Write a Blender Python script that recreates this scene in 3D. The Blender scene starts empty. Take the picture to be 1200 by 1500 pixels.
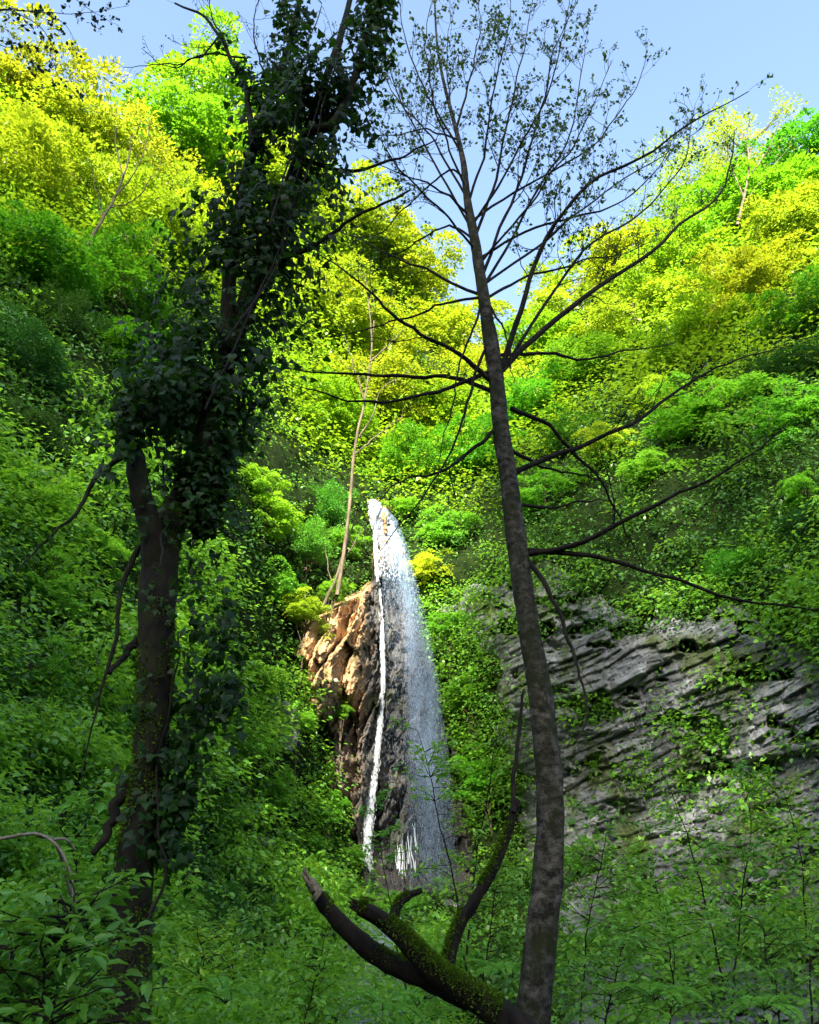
import bpy, math
import numpy as np

scene = bpy.context.scene
COL = scene.collection
RNG = np.random.default_rng(11)
A = np.array

# ------------------------------------------------------------------ view frame
PITCH = math.radians(25.0)
F = 1155.0
CP, SP = math.cos(PITCH), math.sin(PITCH)


def ray(px, py):
    px = np.asarray(px, float); py = np.asarray(py, float)
    a = (px - 600.0) / F
    b = (750.0 - py) / F
    return np.stack([a, CP - b * SP, SP + b * CP], -1)


def at(px, py, Y):
    d = ray(px, py)
    return d * (np.asarray(Y, float) / d[..., 1])[..., None]


def project(P):
    P = np.asarray(P, float)
    fw = P[..., 1] * CP + P[..., 2] * SP
    up = -P[..., 1] * SP + P[..., 2] * CP
    return 600 + F * P[..., 0] / fw, 750 - F * up / fw, fw


# ------------------------------------------------------------------ noise
def _hash(ix, iy, iz, seed):
    h = (ix * 374761393 + iy * 668265263 + iz * 2147483647 + seed * 1274126177) & 0xFFFFFFFF
    h = ((h ^ (h >> 13)) * 1274126177) & 0xFFFFFFFF
    h = ((h ^ (h >> 16)) * 2246822519) & 0xFFFFFFFF
    return ((h ^ (h >> 15)) & 0xFFFFFF) / float(0xFFFFFF)


def hash2(ix, iy, seed=0):
    return _hash(np.asarray(ix).astype(np.int64), np.asarray(iy).astype(np.int64), np.int64(0), seed)


def vnoise(x, y, z=0.0, seed=0):
    x, y, z = np.broadcast_arrays(np.asarray(x, float), np.asarray(y, float), np.asarray(z, float))
    ix, iy, iz = np.floor(x).astype(np.int64), np.floor(y).astype(np.int64), np.floor(z).astype(np.int64)
    fx, fy, fz = x - ix, y - iy, z - iz
    fx, fy, fz = (f * f * (3 - 2 * f) for f in (fx, fy, fz))
    r = 0
    for dx in (0, 1):
        wx = fx if dx else 1 - fx
        for dy in (0, 1):
            wy = fy if dy else 1 - fy
            for dz in (0, 1):
                wz = fz if dz else 1 - fz
                r = r + wx * wy * wz * _hash(ix + dx, iy + dy, iz + dz, seed)
    return r


def fbm(x, y, z=0.0, seed=0, octv=4):
    s, a, t = 0, 1.0, 0
    for k in range(octv):
        s = s + a * vnoise(x * 2 ** k, y * 2 ** k, np.asarray(z) * 2 ** k, seed + k)
        t += a; a *= 0.5
    return s / t


def unit(v):
    return v / np.maximum(np.linalg.norm(v, axis=-1, keepdims=True), 1e-9)


# ------------------------------------------------------------------ mesh building
class Build:
    def __init__(self):
        self.v, self.f, self.t, self.n = [], {}, [], 0

    def add(self, V, Fc, tint=None):
        V = np.asarray(V, float)
        Fc = np.asarray(Fc, np.int64)
        self.f.setdefault(Fc.shape[1], []).append(Fc + self.n)
        self.v.append(V)
        self.t.append(np.full(len(V), 0.5) if tint is None else np.asarray(tint, float))
        self.n += len(V)

    def more(self, Fc):            # further faces over the vertices added last
        Fc = np.asarray(Fc, np.int64)
        self.f.setdefault(Fc.shape[1], []).append(Fc + self.n - len(self.v[-1]))

    def mesh(self, name, mat, origin=(0, 0, 0), smooth=False):
        me = bpy.data.meshes.new(name)
        if self.n == 0:
            return me
        V = np.concatenate(self.v) - A(origin, float)
        loops, starts, p = [], [], 0
        for k, fs in self.f.items():
            fs = np.concatenate(fs)
            loops.append(fs.ravel())
            starts.append(p + np.arange(len(fs)) * k)
            p += fs.size
        loops, starts = np.concatenate(loops), np.concatenate(starts)
        me.vertices.add(len(V)); me.vertices.foreach_set('co', V.astype(np.float32).ravel())
        me.loops.add(len(loops)); me.loops.foreach_set('vertex_index', loops.astype(np.int32))
        me.polygons.add(len(starts)); me.polygons.foreach_set('loop_start', starts.astype(np.int32))
        if smooth:
            me.polygons.foreach_set('use_smooth', np.ones(len(starts), bool))
        at_ = me.attributes.new('tint', 'FLOAT', 'POINT')
        at_.data.foreach_set('value', np.concatenate(self.t).astype(np.float32))
        me.update(calc_edges=True)
        me.materials.append(mat)
        return me


def link(name, data, parent=None):
    o = bpy.data.objects.new(name, data)
    COL.objects.link(o)
    if parent is not None:
        o.parent = parent
    return o


def tag(o, label=None, cat=None, group=None, kind=None):
    if label: o['label'] = label
    if cat: o['category'] = cat
    if group: o['group'] = group
    if kind: o['kind'] = kind
    return o


def empty(name, loc, label, cat, group=None):
    o = link(name, None)
    o.location = tuple(float(c) for c in loc)
    o.empty_display_size = 0.3
    return tag(o, label, cat, group)


# leaf outlines: vertices (along, across, lift) and faces
LEAF_FAR = (A([(0, 0, 0), (.45, -.5, .10), (1, 0, -.05), (.45, .5, .10)], float), A([(0, 1, 2, 3)]))
LEAF_OVAL = (A([(0, 0, 0), (.25, -.40, .10), (.62, -.42, .10), (1, 0, -.12), (.62, .42, .10), (.25, .40, .10), (.5, 0, 0)], float),
             A([(0, 1, 2, 6), (6, 2, 3, 3), (0, 6, 4, 5), (6, 3, 4, 4)]))
LEAF_OVAL = (LEAF_OVAL[0], [A([(0, 1, 2, 6), (0, 6, 4, 5)]), A([(6, 2, 3), (6, 3, 4)])])
LEAF_IVY = (A([(0, 0, 0), (-.10, -.28, .02), (.16, -.52, -.06), (.42, -.34, 0), (.62, -.22, -.02), (1, 0, -.16), (.62, .22, -.02),
               (.42, .34, 0), (.16, .52, -.06), (-.10, .28, .02), (.36, 0, .10)], float),
            [A([(10, i, (i + 1) % 10) for i in range(10)])])


def add_leaves(b, C, axis, normal, length, width, tint, shape=LEAF_FAR):
    C = np.asarray(C, float); n = len(C)
    if n == 0: return
    u = unit(axis)
    w = np.cross(normal, u); w = unit(w)
    nn = np.cross(u, w)
    L = np.broadcast_to(np.asarray(length, float), (n,))[:, None, None]
    W = np.broadcast_to(np.asarray(width, float), (n,))[:, None, None]
    T = shape[0]
    V = (C[:, None, :] + u[:, None, :] * T[None, :, 0:1] * L + w[:, None, :] * T[None, :, 1:2] * W
         + nn[:, None, :] * T[None, :, 2:3] * L)
    fl = shape[1] if isinstance(shape[1], list) else [shape[1]]
    k = len(T)
    base = (np.arange(n) * k)[:, None, None]
    b.add(V.reshape(-1, 3), (fl[0][None] + base).reshape(-1, fl[0].shape[1]), np.repeat(np.asarray(tint, float), k))
    for extra in fl[1:]:
        b.more((extra[None] + base).reshape(-1, extra.shape[1]))


def resample(P, n):
    """Catmull-Rom through the points of a path (any number of columns)."""
    P = np.asarray(P, float)
    if len(P) == 2:
        t = np.linspace(0, 1, n)[:, None]
        return P[0] * (1 - t) + P[1] * t
    Q = np.vstack([2 * P[0] - P[1], P, 2 * P[-1] - P[-2]])
    seg = np.linalg.norm(np.diff(P[:, :3], axis=0), axis=1)
    cum = np.concatenate([[0], np.cumsum(seg)])
    s = np.linspace(0, cum[-1], n)
    i = np.clip(np.searchsorted(cum, s, side='right') - 1, 0, len(P) - 2)
    t = ((s - cum[i]) / np.maximum(seg[i], 1e-9))[:, None]
    p0, p1, p2, p3 = Q[i], Q[i + 1], Q[i + 2], Q[i + 3]
    return .5 * ((2 * p1) + (p2 - p0) * t + (2 * p0 - 5 * p1 + 4 * p2 - p3) * t ** 2 + (3 * p1 - p0 - 3 * p2 + p3) * t ** 3)


def add_tube(b, P, R, seg=6, rough=0.0, seed=0, tint=.5, flat=None):
    P = np.asarray(P, float); n = len(P)
    R = np.broadcast_to(np.asarray(R, float), (n,))
    T = unit(np.gradient(P, axis=0))
    ref = A([0.0, 1.0, 0.0]) if abs(T[0][1]) < .9 else A([1.0, 0.0, 0.0])
    U = np.zeros_like(P)
    for i in range(n):
        u = ref - T[i] * np.dot(ref, T[i]); u /= max(np.linalg.norm(u), 1e-9)
        U[i] = u; ref = u
    W = np.cross(T, U)
    a = np.linspace(0, 2 * math.pi, seg, endpoint=False)
    rr = R[:, None] * np.ones((n, seg))
    if rough:
        L = np.concatenate([[0], np.cumsum(np.linalg.norm(np.diff(P, axis=0), axis=1))])
        r0 = float(R.max())
        ca, sa = np.cos(a)[None], np.sin(a)[None]
        big = fbm(ca * 1.3 + 5, sa * 1.3 + 5, L[:, None] / (r0 * 5), seed, 2) - .5
        fine = fbm(ca * 6 + 9, sa * 6 + 9, L[:, None] / (r0 * .9), seed + 3, 3) - .5
        rr = rr * (1 + rough * (1.3 * big + .9 * fine))
    V = P[:, None] + rr[..., None] * (np.cos(a)[None, :, None] * U[:, None] + np.sin(a)[None, :, None] * W[:, None])
    i, j = np.meshgrid(np.arange(n - 1), np.arange(seg), indexing='ij')
    i, j = i.ravel(), j.ravel(); j2 = (j + 1) % seg
    Fq = np.stack([i * seg + j, i * seg + j2, (i + 1) * seg + j2, (i + 1) * seg + j], 1)
    V = np.vstack([V.reshape(-1, 3), P[-1:] + T[-1] * R[-1] * .4])
    b.add(V, Fq, np.full(len(V), tint))
    e = (n - 1) * seg
    b.more(np.stack([e + np.arange(seg), e + (np.arange(seg) + 1) % seg, np.full(seg, n * seg)], 1))


def grid_faces(nu, nv):
    i, j = np.meshgrid(np.arange(nu - 1), np.arange(nv - 1), indexing='ij')
    i, j = i.ravel(), j.ravel()
    return np.stack([i * nv + j, (i + 1) * nv + j, (i + 1) * nv + j + 1, i * nv + j + 1], 1)


# ------------------------------------------------------------------ materials
def new_mat(name):
    m = bpy.data.materials.new(name); m.use_nodes = True
    nt = m.node_tree; nt.nodes.clear()
    out = nt.nodes.new('ShaderNodeOutputMaterial')
    return m, nt, out


def N(nt, t, **kw):
    n = nt.nodes.new(t)
    for k, v in kw.items():
        if k in n.inputs.keys(): n.inputs[k].default_value = v
        else: setattr(n, k, v)
    return n


def mixc(nt, fac, a, b, blend='MIX'):
    n = nt.nodes.new('ShaderNodeMix'); n.data_type = 'RGBA'; n.blend_type = blend
    for sock, val in ((n.inputs[0], fac), (n.inputs[6], a), (n.inputs[7], b)):
        if hasattr(val, 'is_output'): nt.links.new(val, sock)
        elif isinstance(val, tuple): sock.default_value = (*val[:3], 1)
        else: sock.default_value = val
    return n.outputs[2]


def ramp(nt, src, stops):
    r = nt.nodes.new('ShaderNodeValToRGB')
    while len(r.color_ramp.elements) < len(stops): r.color_ramp.elements.new(.5)
    for e, (p, c) in zip(r.color_ramp.elements, stops):
        e.position = p
        e.color = (*c, 1) if isinstance(c, tuple) else (c, c, c, 1)
    nt.links.new(src, r.inputs[0])
    return r.outputs[0]


def noise_tex(nt, scale, detail=5, rough=.6, vec=None, dist=0.0):
    n = N(nt, 'ShaderNodeTexNoise', Scale=scale, Detail=detail, Roughness=rough, Distortion=dist)
    if vec is not None: nt.links.new(vec, n.inputs['Vector'])
    return n.outputs['Fac']


def leaf_mat(name, c1, c2, trans=(.3, .45, .03), tw=.4, rough=.45, spec=.4):
    m, nt, out = new_mat(name)
    at_ = N(nt, 'ShaderNodeAttribute', attribute_name='tint')
    oi = N(nt, 'ShaderNodeObjectInfo')
    c = mixc(nt, at_.outputs['Fac'], c1, c2)
    c = mixc(nt, 1.0, c, oi.outputs['Color'], 'MULTIPLY')
    p = N(nt, 'ShaderNodeBsdfPrincipled', Roughness=rough)
    p.inputs['Specular IOR Level'].default_value = spec
    nt.links.new(c, p.inputs['Base Color'])
    t = N(nt, 'ShaderNodeBsdfTranslucent')
    ct = mixc(nt, 1.0, oi.outputs['Color'], trans, 'MULTIPLY')
    nt.links.new(ct, t.inputs['Color'])
    mx = N(nt, 'ShaderNodeMixShader'); mx.inputs[0].default_value = tw
    nt.links.new(p.outputs[0], mx.inputs[1]); nt.links.new(t.outputs[0], mx.inputs[2])
    nt.links.new(mx.outputs[0], out.inputs[0])
    return m


def bark_mat(name, dark, light, moss, moss_amt=.5, scale=6.0, ring=False, bump=.5):
    m, nt, out = new_mat(name)
    tc = N(nt, 'ShaderNodeTexCoord')
    mp = N(nt, 'ShaderNodeMapping'); nt.links.new(tc.outputs['Object'], mp.inputs[0])
    mp.inputs['Scale'].default_value = (1, 1, 1.3) if ring else (1, 1, .3)
    n1 = noise_tex(nt, scale, 8, .7, mp.outputs[0])
    n2 = noise_tex(nt, scale * .45, 5, .65, tc.outputs['Object'])
    n3 = noise_tex(nt, scale * 6, 4, .7, mp.outputs[0])
    c = mixc(nt, ramp(nt, n1, [(.42 if ring else .38, 0.0), (.68 if ring else .66, 1.0)]), dark, light)
    c = mixc(nt, ramp(nt, n2, [(max(.02, .72 - moss_amt * .5), 0.0), (.86 - moss_amt * .4, 1.0)]), c, moss)
    c = mixc(nt, .5, c, ramp(nt, n3, [(.3, .35), (.7, 1.0)]), 'MULTIPLY')
    p = N(nt, 'ShaderNodeBsdfPrincipled', Roughness=.9)
    p.inputs['Specular IOR Level'].default_value = .2
    nt.links.new(c, p.inputs['Base Color'])
    bp = N(nt, 'ShaderNodeBump', Strength=bump, Distance=.03)
    nt.links.new(n1, bp.inputs['Height']); nt.links.new(bp.outputs[0], p.inputs['Normal'])
    nt.links.new(p.outputs[0], out.inputs[0])
    return m


def rock_mat(name, dark, mid, light, moss, moss_lo=.55, rot=(0, 0, 0), rough=.5, damp=None):
    m, nt, out = new_mat(name)
    tc = N(nt, 'ShaderNodeTexCoord')
    mp = N(nt, 'ShaderNodeMapping'); nt.links.new(tc.outputs['Object'], mp.inputs[0])
    mp.inputs['Rotation'].default_value = rot
    mp.inputs['Scale'].default_value = (.35, .35, 2.2)
    n1 = noise_tex(nt, 1.3, 9, .68, mp.outputs[0], .4)
    n2 = noise_tex(nt, .45, 6, .6, tc.outputs['Object'])
    n3 = noise_tex(nt, 7, 5, .7, mp.outputs[0])
    at_ = N(nt, 'ShaderNodeAttribute', attribute_name='tint')     # block-to-block stone colour
    c = ramp(nt, n1, [(.30, dark), (.50, mid), (.72, light)])
    if damp:
        c = mixc(nt, ramp(nt, at_.outputs['Fac'], [(.10, 0.0), (.6, 1.0)]), damp, c)
    else:
        c = mixc(nt, .6, c, ramp(nt, at_.outputs['Fac'], [(0.15, .45), (.85, 1.3)]), 'MULTIPLY')
    c = mixc(nt, ramp(nt, n2, [(moss_lo, 0.0), (moss_lo + .12, .9)]), c, moss)
    c = mixc(nt, .4, c, ramp(nt, n3, [(.3, .45), (.7, 1.15)]), 'MULTIPLY')
    p = N(nt, 'ShaderNodeBsdfPrincipled', Roughness=rough)
    p.inputs['Specular IOR Level'].default_value = .5
    nt.links.new(c, p.inputs['Base Color'])
    bp = N(nt, 'ShaderNodeBump', Strength=.7, Distance=.12)
    nt.links.new(n3, bp.inputs['Height']); nt.links.new(bp.outputs[0], p.inputs['Normal'])
    nt.links.new(p.outputs[0], out.inputs[0])
    return m


def plain_mat(name, c1, c2, scale=3.0, rough=.9, bump=.4, spec=.3):
    m, nt, out = new_mat(name)
    tc = N(nt, 'ShaderNodeTexCoord')
    n1 = noise_tex(nt, scale, 8, .65, tc.outputs['Object'])
    p = N(nt, 'ShaderNodeBsdfPrincipled', Roughness=rough)
    p.inputs['Specular IOR Level'].default_value = spec
    nt.links.new(ramp(nt, n1, [(.3, c1), (.7, c2)]), p.inputs['Base Color'])
    bp = N(nt, 'ShaderNodeBump', Strength=bump, Distance=.2)
    nt.links.new(n1, bp.inputs['Height']); nt.links.new(bp.outputs[0], p.inputs['Normal'])
    nt.links.new(p.outputs[0], out.inputs[0])
    return m


def water_mat(name, col, tw=.45, rough=.25):
    m, nt, out = new_mat(name)
    p = N(nt, 'ShaderNodeBsdfPrincipled', Roughness=rough)
    p.inputs['Base Color'].default_value = (*col, 1)
    t = N(nt, 'ShaderNodeBsdfTranslucent', Color=(*col, 1))
    mx = N(nt, 'ShaderNodeMixShader'); mx.inputs[0].default_value = tw
    nt.links.new(p.outputs[0], mx.inputs[1]); nt.links.new(t.outputs[0], mx.inputs[2])
    nt.links.new(mx.outputs[0], out.inputs[0])
    return m


M = dict(
    canopy=leaf_mat('sun_yellow_leaves', (.15, .26, .008), (.30, .38, .012), (.42, .47, .015), .42),  # yellower than the green leaves: warm sunlight put into the colour
    bush=leaf_mat('green_leaves', (.05, .18, .012), (.20, .43, .028), (.29, .56, .03), .45),
    cover=leaf_mat('ground_leaves', (.03, .12, .010), (.19, .43, .03), (.28, .56, .03), .45, .4, .5),
    ivy_far=leaf_mat('ivy_cover_leaves', (.018, .07, .010), (.08, .20, .03), (.09, .24, .02), .25, .45, .3),
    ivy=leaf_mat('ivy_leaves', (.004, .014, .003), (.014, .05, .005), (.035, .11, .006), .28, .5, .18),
    bud=leaf_mat('young_leaves', (.02, .05, .012), (.06, .12, .02), (.12, .22, .02), .35),
    sapling=leaf_mat('sapling_leaves', (.07, .24, .02), (.19, .42, .04), (.27, .53, .035), .42, .4, .4),
    moss=leaf_mat('moss_tufts', (.025, .06, .005), (.11, .20, .010), (.10, .18, .01), .3, .8, .1),
    pine=leaf_mat('hanging_leaves', (.006, .02, .012), (.02, .05, .03), (.02, .06, .03), .2),
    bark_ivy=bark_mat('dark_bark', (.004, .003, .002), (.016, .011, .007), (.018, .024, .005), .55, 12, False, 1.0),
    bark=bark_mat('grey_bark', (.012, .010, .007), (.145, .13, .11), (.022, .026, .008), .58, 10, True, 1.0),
    branch=bark_mat('branch_bark', (.005, .004, .003), (.022, .016, .011), (.022, .026, .007), .4, 12),
    log=bark_mat('rotten_bark', (.003, .002, .0015), (.018, .012, .008), (.016, .018, .005), .3, 12),
    heart=bark_mat('bare_wood', (.10, .075, .05), (.28, .23, .17), (.2, .16, .11), .3, 12),
    far_bark=bark_mat('far_bark', (.05, .035, .025), (.22, .17, .12), (.10, .09, .04), .3, 4),
    pale_bark=bark_mat('pale_bark', (.05, .04, .025), (.17, .13, .085), (.2, .2, .1), .2, 4),
    soil=plain_mat('mossy_soil', (.005, .010, .003), (.018, .032, .007), 1.2, .95, .4, .05),
    ridge=plain_mat('shade_ridge_green', (.03, .055, .012), (.07, .10, .02), .5),
    rock=rock_mat('grey_shale', (.04, .041, .044), (.175, .178, .188), (.35, .36, .38), (.06, .08, .02), .50, (0, .15, 0), .32),
    tan_rock=rock_mat('tan_rock', (.14, .08, .035), (.38, .22, .10), (.54, .35, .18), (.08, .10, .025), .60, (0, 1.2, 0), .55, (.035, .032, .03)),
    white=water_mat('white_water', (.86, .90, .94)),
    spray=water_mat('spray_water', (.48, .62, .82), .5),
    deadstem=plain_mat('dry_stem', (.09, .075, .05), (.24, .21, .16), 8),
)

# ------------------------------------------------------------------ terrain
CTRL = [
    # px, py, distance
    (-900, 2000, 3), (-300, 2000, 4), (200, 2000, 4.6), (600, 2000, 4.8), (1000, 2000, 4.8), (1500, 2000, 4.4), (2100, 2000, 3.4),
    (-900, 1500, 4), (-300, 1500, 6.5), (0, 1500, 8.5), (200, 1500, 11), (400, 1500, 14.5), (600, 1500, 17.5), (800, 1500, 17.5), (1000, 1500, 17), (1200, 1500, 15), (1500, 1500, 11), (2100, 1500, 6.5),
    (250, 1400, 14), (400, 1400, 20), (560, 1400, 26), (700, 1400, 27), (850, 1400, 24), (1000, 1400, 21), (1200, 1400, 18),
    (-900, 1250, 4.5), (-300, 1250, 7.5), (0, 1250, 10.5), (200, 1250, 15), (350, 1280, 24), (450, 1280, 34), (530, 1300, 39), (620, 1300, 39.5), (720, 1300, 38), (850, 1300, 31), (1000, 1300, 26), (1200, 1300, 20.5), (1500, 1300, 13.5), (2100, 1250, 7.5),
    (0, 1050, 12), (200, 1050, 18), (330, 1050, 27), (420, 1050, 36), (500, 1050, 40), (560, 1050, 42), (640, 1050, 42), (700, 1050, 40), (800, 1050, 34), (1000, 1050, 28), (1200, 1050, 22), (1500, 1000, 15), (2100, 1000, 8.5),
    (-900, 900, 5.5), (-300, 900, 9), (0, 850, 14), (180, 850, 19), (300, 850, 27), (400, 880, 36), (480, 860, 40), (540, 860, 43), (600, 860, 43.5), (660, 860, 42), (740, 860, 38), (900, 870, 31), (1050, 880, 27), (1200, 900, 23), 
    (0, 680, 17), (180, 680, 22), (320, 680, 30), (430, 700, 39), (500, 720, 43), (545, 728, 44.5), (600, 735, 45), (680, 740, 44), (780, 720, 41), (900, 720, 35), (1050, 700, 31), (1200, 700, 26), (1500, 700, 18), (2100, 700, 10),
    (545, 690, 49), (600, 680, 50), (680, 660, 49),
    (-900, 500, 8), (-300, 500, 13), (0, 480, 20), (150, 480, 25), (300, 500, 34), (430, 520, 46), (540, 560, 58), (640, 580, 60), (740, 580, 56), (860, 560, 46), (1000, 540, 39), (1200, 500, 32), (1500, 450, 24), (2100, 450, 14),
    (-300, 200, 22), (0, 250, 28), (150, 300, 34), (300, 300, 43), (430, 330, 56), (560, 400, 70), (680, 480, 74), (800, 500, 66), (900, 430, 58), (1050, 350, 50), (1200, 320, 42), (1500, 250, 32),
    (-300, 50, 30), (0, 120, 36), (200, 200, 44), (400, 230, 60), (560, 300, 78), (850, 430, 72), (1000, 300, 60), (1200, 230, 50), (1500, 100, 40), (2100, 200, 18), (-900, 200, 12),
]
CT = A(CTRL, float)
_cx = CT[:, :2] / 400.0


def _phi(d): return d


_K = _phi(np.linalg.norm(_cx[:, None] - _cx[None], axis=-1)) + 0
_n = len(CT)
_M = np.zeros((_n + 3, _n + 3)); _M[:_n, :_n] = _K - np.eye(_n) * 0.02
_Pm = np.hstack([np.ones((_n, 1)), _cx]); _M[:_n, _n:] = _Pm; _M[_n:, :_n] = _Pm.T
_W = np.linalg.solve(_M, np.concatenate([np.log(CT[:, 2]), np.zeros(3)]))


def Yt(px, py):
    px = np.asarray(px, float); py = np.asarray(py, float)
    shp = np.broadcast(px, py).shape
    X = np.stack(np.broadcast_arrays(px, py), -1).reshape(-1, 2) / 400.0
    out = np.empty(len(X))
    for i in range(0, len(X), 20000):
        x = X[i:i + 20000]
        d = _phi(np.linalg.norm(x[:, None] - _cx[None], axis=-1))
        out[i:i + 20000] = d @ _W[:_n] + _W[_n] + x @ _W[_n + 1:]
    return np.exp(out).reshape(shp)


SKY = A([(-900, 100), (-300, 60), (0, 120), (100, 190), (200, 245), (300, 190), (400, 230), (540, 320), (600, 380), (650, 460), (720, 545), (780, 520), (850, 455), (950, 370), (1050, 270), (1150, 240), (1250, 220), (1500, 150), (2100, 220)], float)


def sky_py(px):
    return np.interp(px, SKY[:, 0], SKY[:, 1])


def tnormal(px, py):
    e = 3.0
    P = at(px, py, Yt(px, py))
    a = at(px + e, py, Yt(px + e, py)) - P
    b = at(px, py - e, Yt(px, py - e)) - P
    n = unit(np.cross(a, b))
    flip = np.sum(n * P, -1) > 0
    n[flip] *= -1
    return P, n


def rockmask_right(px, py):
    """1 where the bare grey cliff shows"""
    top = np.interp(px, [640, 700, 800, 900, 1000, 1100, 1200, 1500], [850, 835, 838, 855, 868, 885, 905, 950])
    left = np.interp(py, [850, 950, 1050, 1150, 1250, 1400], [672, 675, 695, 715, 750, 800])
    n = fbm(px / 90, py / 90, 0, 5, 3) - .5
    d = np.minimum((py - top) / 70, (px - left) / 60) + n * 1.5 + .15
    patch = np.clip((fbm(px / 42, py / 22, 0, 55, 4) - .60) * 9, 0, 1) * np.clip(1.15 - (py - top) / 330, .35, 1)
    return np.clip(d, 0, 1) * (1 - .9 * patch)


def rockmask_left(px, py):
    lx = np.interp(py, [720, 800, 850, 880, 910, 960, 1040, 1150, 1300], [546, 542, 534, 486, 436, 422, 448, 478, 515])
    rx = np.interp(py, [720, 850, 950, 1100, 1300], [572, 612, 640, 690, 720])
    d = np.minimum(np.minimum((px - lx) / 25, (rx - px) / 25), np.minimum((py - 725) / 15, (1340 - py) / 30))
    return np.clip(d + (fbm(px / 40, py / 40, 0, 9, 3) - .5) * .8, 0, 1)


# hillside: one continuous sheet from the near ground up to the skyline and over it
nu, nv = 330, 260
PX = np.linspace(-900, 2100, nu)[:, None] * np.ones((1, nv))
tv = np.linspace(0, 1, nv)[None] * np.ones((nu, 1))
PY = 2000 * (1 - tv) + sky_py(PX) * tv
Yb = Yt(PX, PY)
relief = (fbm(PX / 70, PY / 70, 0, 21, 4) - .5) * .10
push = 1 + .035 * np.maximum(rockmask_right(PX, PY), rockmask_left(PX, PY))
Yb2 = Yb * (1 + relief) * push
V = at(PX, PY, Yb2)
back = [V[:, -1] + A([0, d, -dz]) for d, dz in ((4, -.5), (14, 2), (60, 45))]
V = np.concatenate([V] + [r[:, None] for r in back], 1)
b = Build(); b.add(V.reshape(-1, 3), grid_faces(nu, nv + 3)[:, ::-1])
tag(link('hillside', b.mesh('hillside', M['soil'], smooth=True)), 'steep wooded gorge slopes rising to the skyline on both sides', 'hillside', kind='structure')

# ground under and behind the viewpoint
g = np.linspace(-1, 1, 60)
gx, gy = np.meshgrid(g * 45, g * 21 - 16, indexing='ij')
gz = -1.95 + (fbm(gx / 3, gy / 3, 0, 3, 4) - .5) * .5 - .02 * np.maximum(gy, 0)
b = Build(); b.add(np.stack([gx, gy, gz], -1).reshape(-1, 3), grid_faces(60, 60))
tag(link('ground', b.mesh('ground', M['soil'], smooth=True)), 'dark leafy ground of the gorge floor', 'ground', kind='structure')

# sun direction and an unseen ridge added behind the viewpoint to shade the gorge
SUN_EL = math.radians(33.0)
SUN_AZ = math.radians(192.0)         # clockwise from +Y: behind the viewpoint, a little to the left
SD = A([math.sin(SUN_AZ) * math.cos(SUN_EL), math.cos(SUN_AZ) * math.cos(SUN_EL), math.sin(SUN_EL)])
EDGE = A([(-600, 300), (-200, 340), (0, 350), (100, 340), (220, 350), (320, 420), (380, 640), (405, 1000), (440, 1140), (500, 1140), (538, 1040), (560, 930), (620, 960), (662, 950), (675, 860), (700, 760),
          (720, 640), (800, 640), (860, 560), (900, 500), (1000, 520), (1060, 480), (1120, 440), (1200, 420), (1500, 400), (2000, 400)], float)
EY = Yt(EDGE[:, 0], EDGE[:, 1]) - np.interp(EDGE[:, 0], [390, 405, 538, 560, 600, 665, 680], [0, 3.2, 3.2, 1, 2, 2.5, 0])
Pe = at(EDGE[:, 0], EDGE[:, 1], EY)
YR = -200.0
te = (Pe[:, 1] - YR) / -SD[1]
ex, ez = Pe[:, 0] + SD[0] * te, Pe[:, 2] + SD[2] * te
o_ = np.argsort(ex); ex, ez = ex[o_], ez[o_]
rx = np.linspace(-330, 260, 700)
crest0 = np.interp(rx, ex, ez) + (fbm(rx / 4, rx * 0, 0, 8, 4) - .5) * 3  # crest shaped back from the wanted edge between sun and shade
DROP = 68.0
crest = crest0 - DROP
prof = [(-34, 0), (-60, .10), (-100, .34), (-150, .66), (YR, 1.0), (-215, .97), (-300, .3)]
rows = []
for y, k in prof:
    z = -2.2 + (crest + 2.2) * k
    yy = y + (fbm(rx / 12, y / 12 + rx * 0, 0, 4, 3) - .5) * (14 if k not in (0, 1.0) else 0)
    rows.append(np.stack([rx, yy, z], -1))
V = np.stack(rows, 1)
b = Build(); b.add(V.reshape(-1, 3), grid_faces(len(rx), len(prof))[:, ::-1])
tag(link('unseen_shade_ridge', b.mesh('unseen_shade_ridge', M['ridge'], smooth=False)), 'unseen ridge added behind the viewpoint to shade the gorge', 'hillside', kind='structure')
r = np.random.default_rng(17)
n = 28500  # unseen leaf screen added to let only part of the sun through
wx = r.uniform(-110, 70, n)
wtop = np.interp(wx, rx, crest0)
wz = wtop - DROP * r.random(n) ** .95
wy = YR + r.uniform(-6, 6, n)
L = np.minimum(r.uniform(.8, 2.2, n), np.maximum((wtop - wz) * 1.2, .5))
# denser leaves added lower on the ridge to keep the near trees in shade
k2 = 4600
wx = np.concatenate([wx, r.uniform(-57, -37, k2)]); wz = np.concatenate([wz, r.uniform(112, 146, k2)])
wy = np.concatenate([wy, YR + r.uniform(-6, 6, k2)]); L = np.concatenate([L, r.uniform(.8, 2.0, k2)]); n += k2
b = Build()
add_leaves(b, np.stack([wx, wy, wz], 1), r.normal(size=(n, 3)), A([0, 1.0, .6]) + r.normal(size=(n, 3)) * .8, L, L * .8, r.random(n))
for k in range(90):
    x = r.uniform(-110, 70); zt = float(np.interp(x, rx, crest0)); y = YR + r.uniform(-5, 5)
    add_tube(b, A([(x, y, zt - DROP - 3), (x + 1, y, zt - DROP * .5), (x + 2, y, zt - 4)]), [.5, .35, .1], 5)
tag(link('sun_filter_leaves', b.mesh('sun_filter_leaves', M['bush'])), 'unseen leaf screen added on the ridge to filter the sun', 'woodland', kind='stuff')


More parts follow.
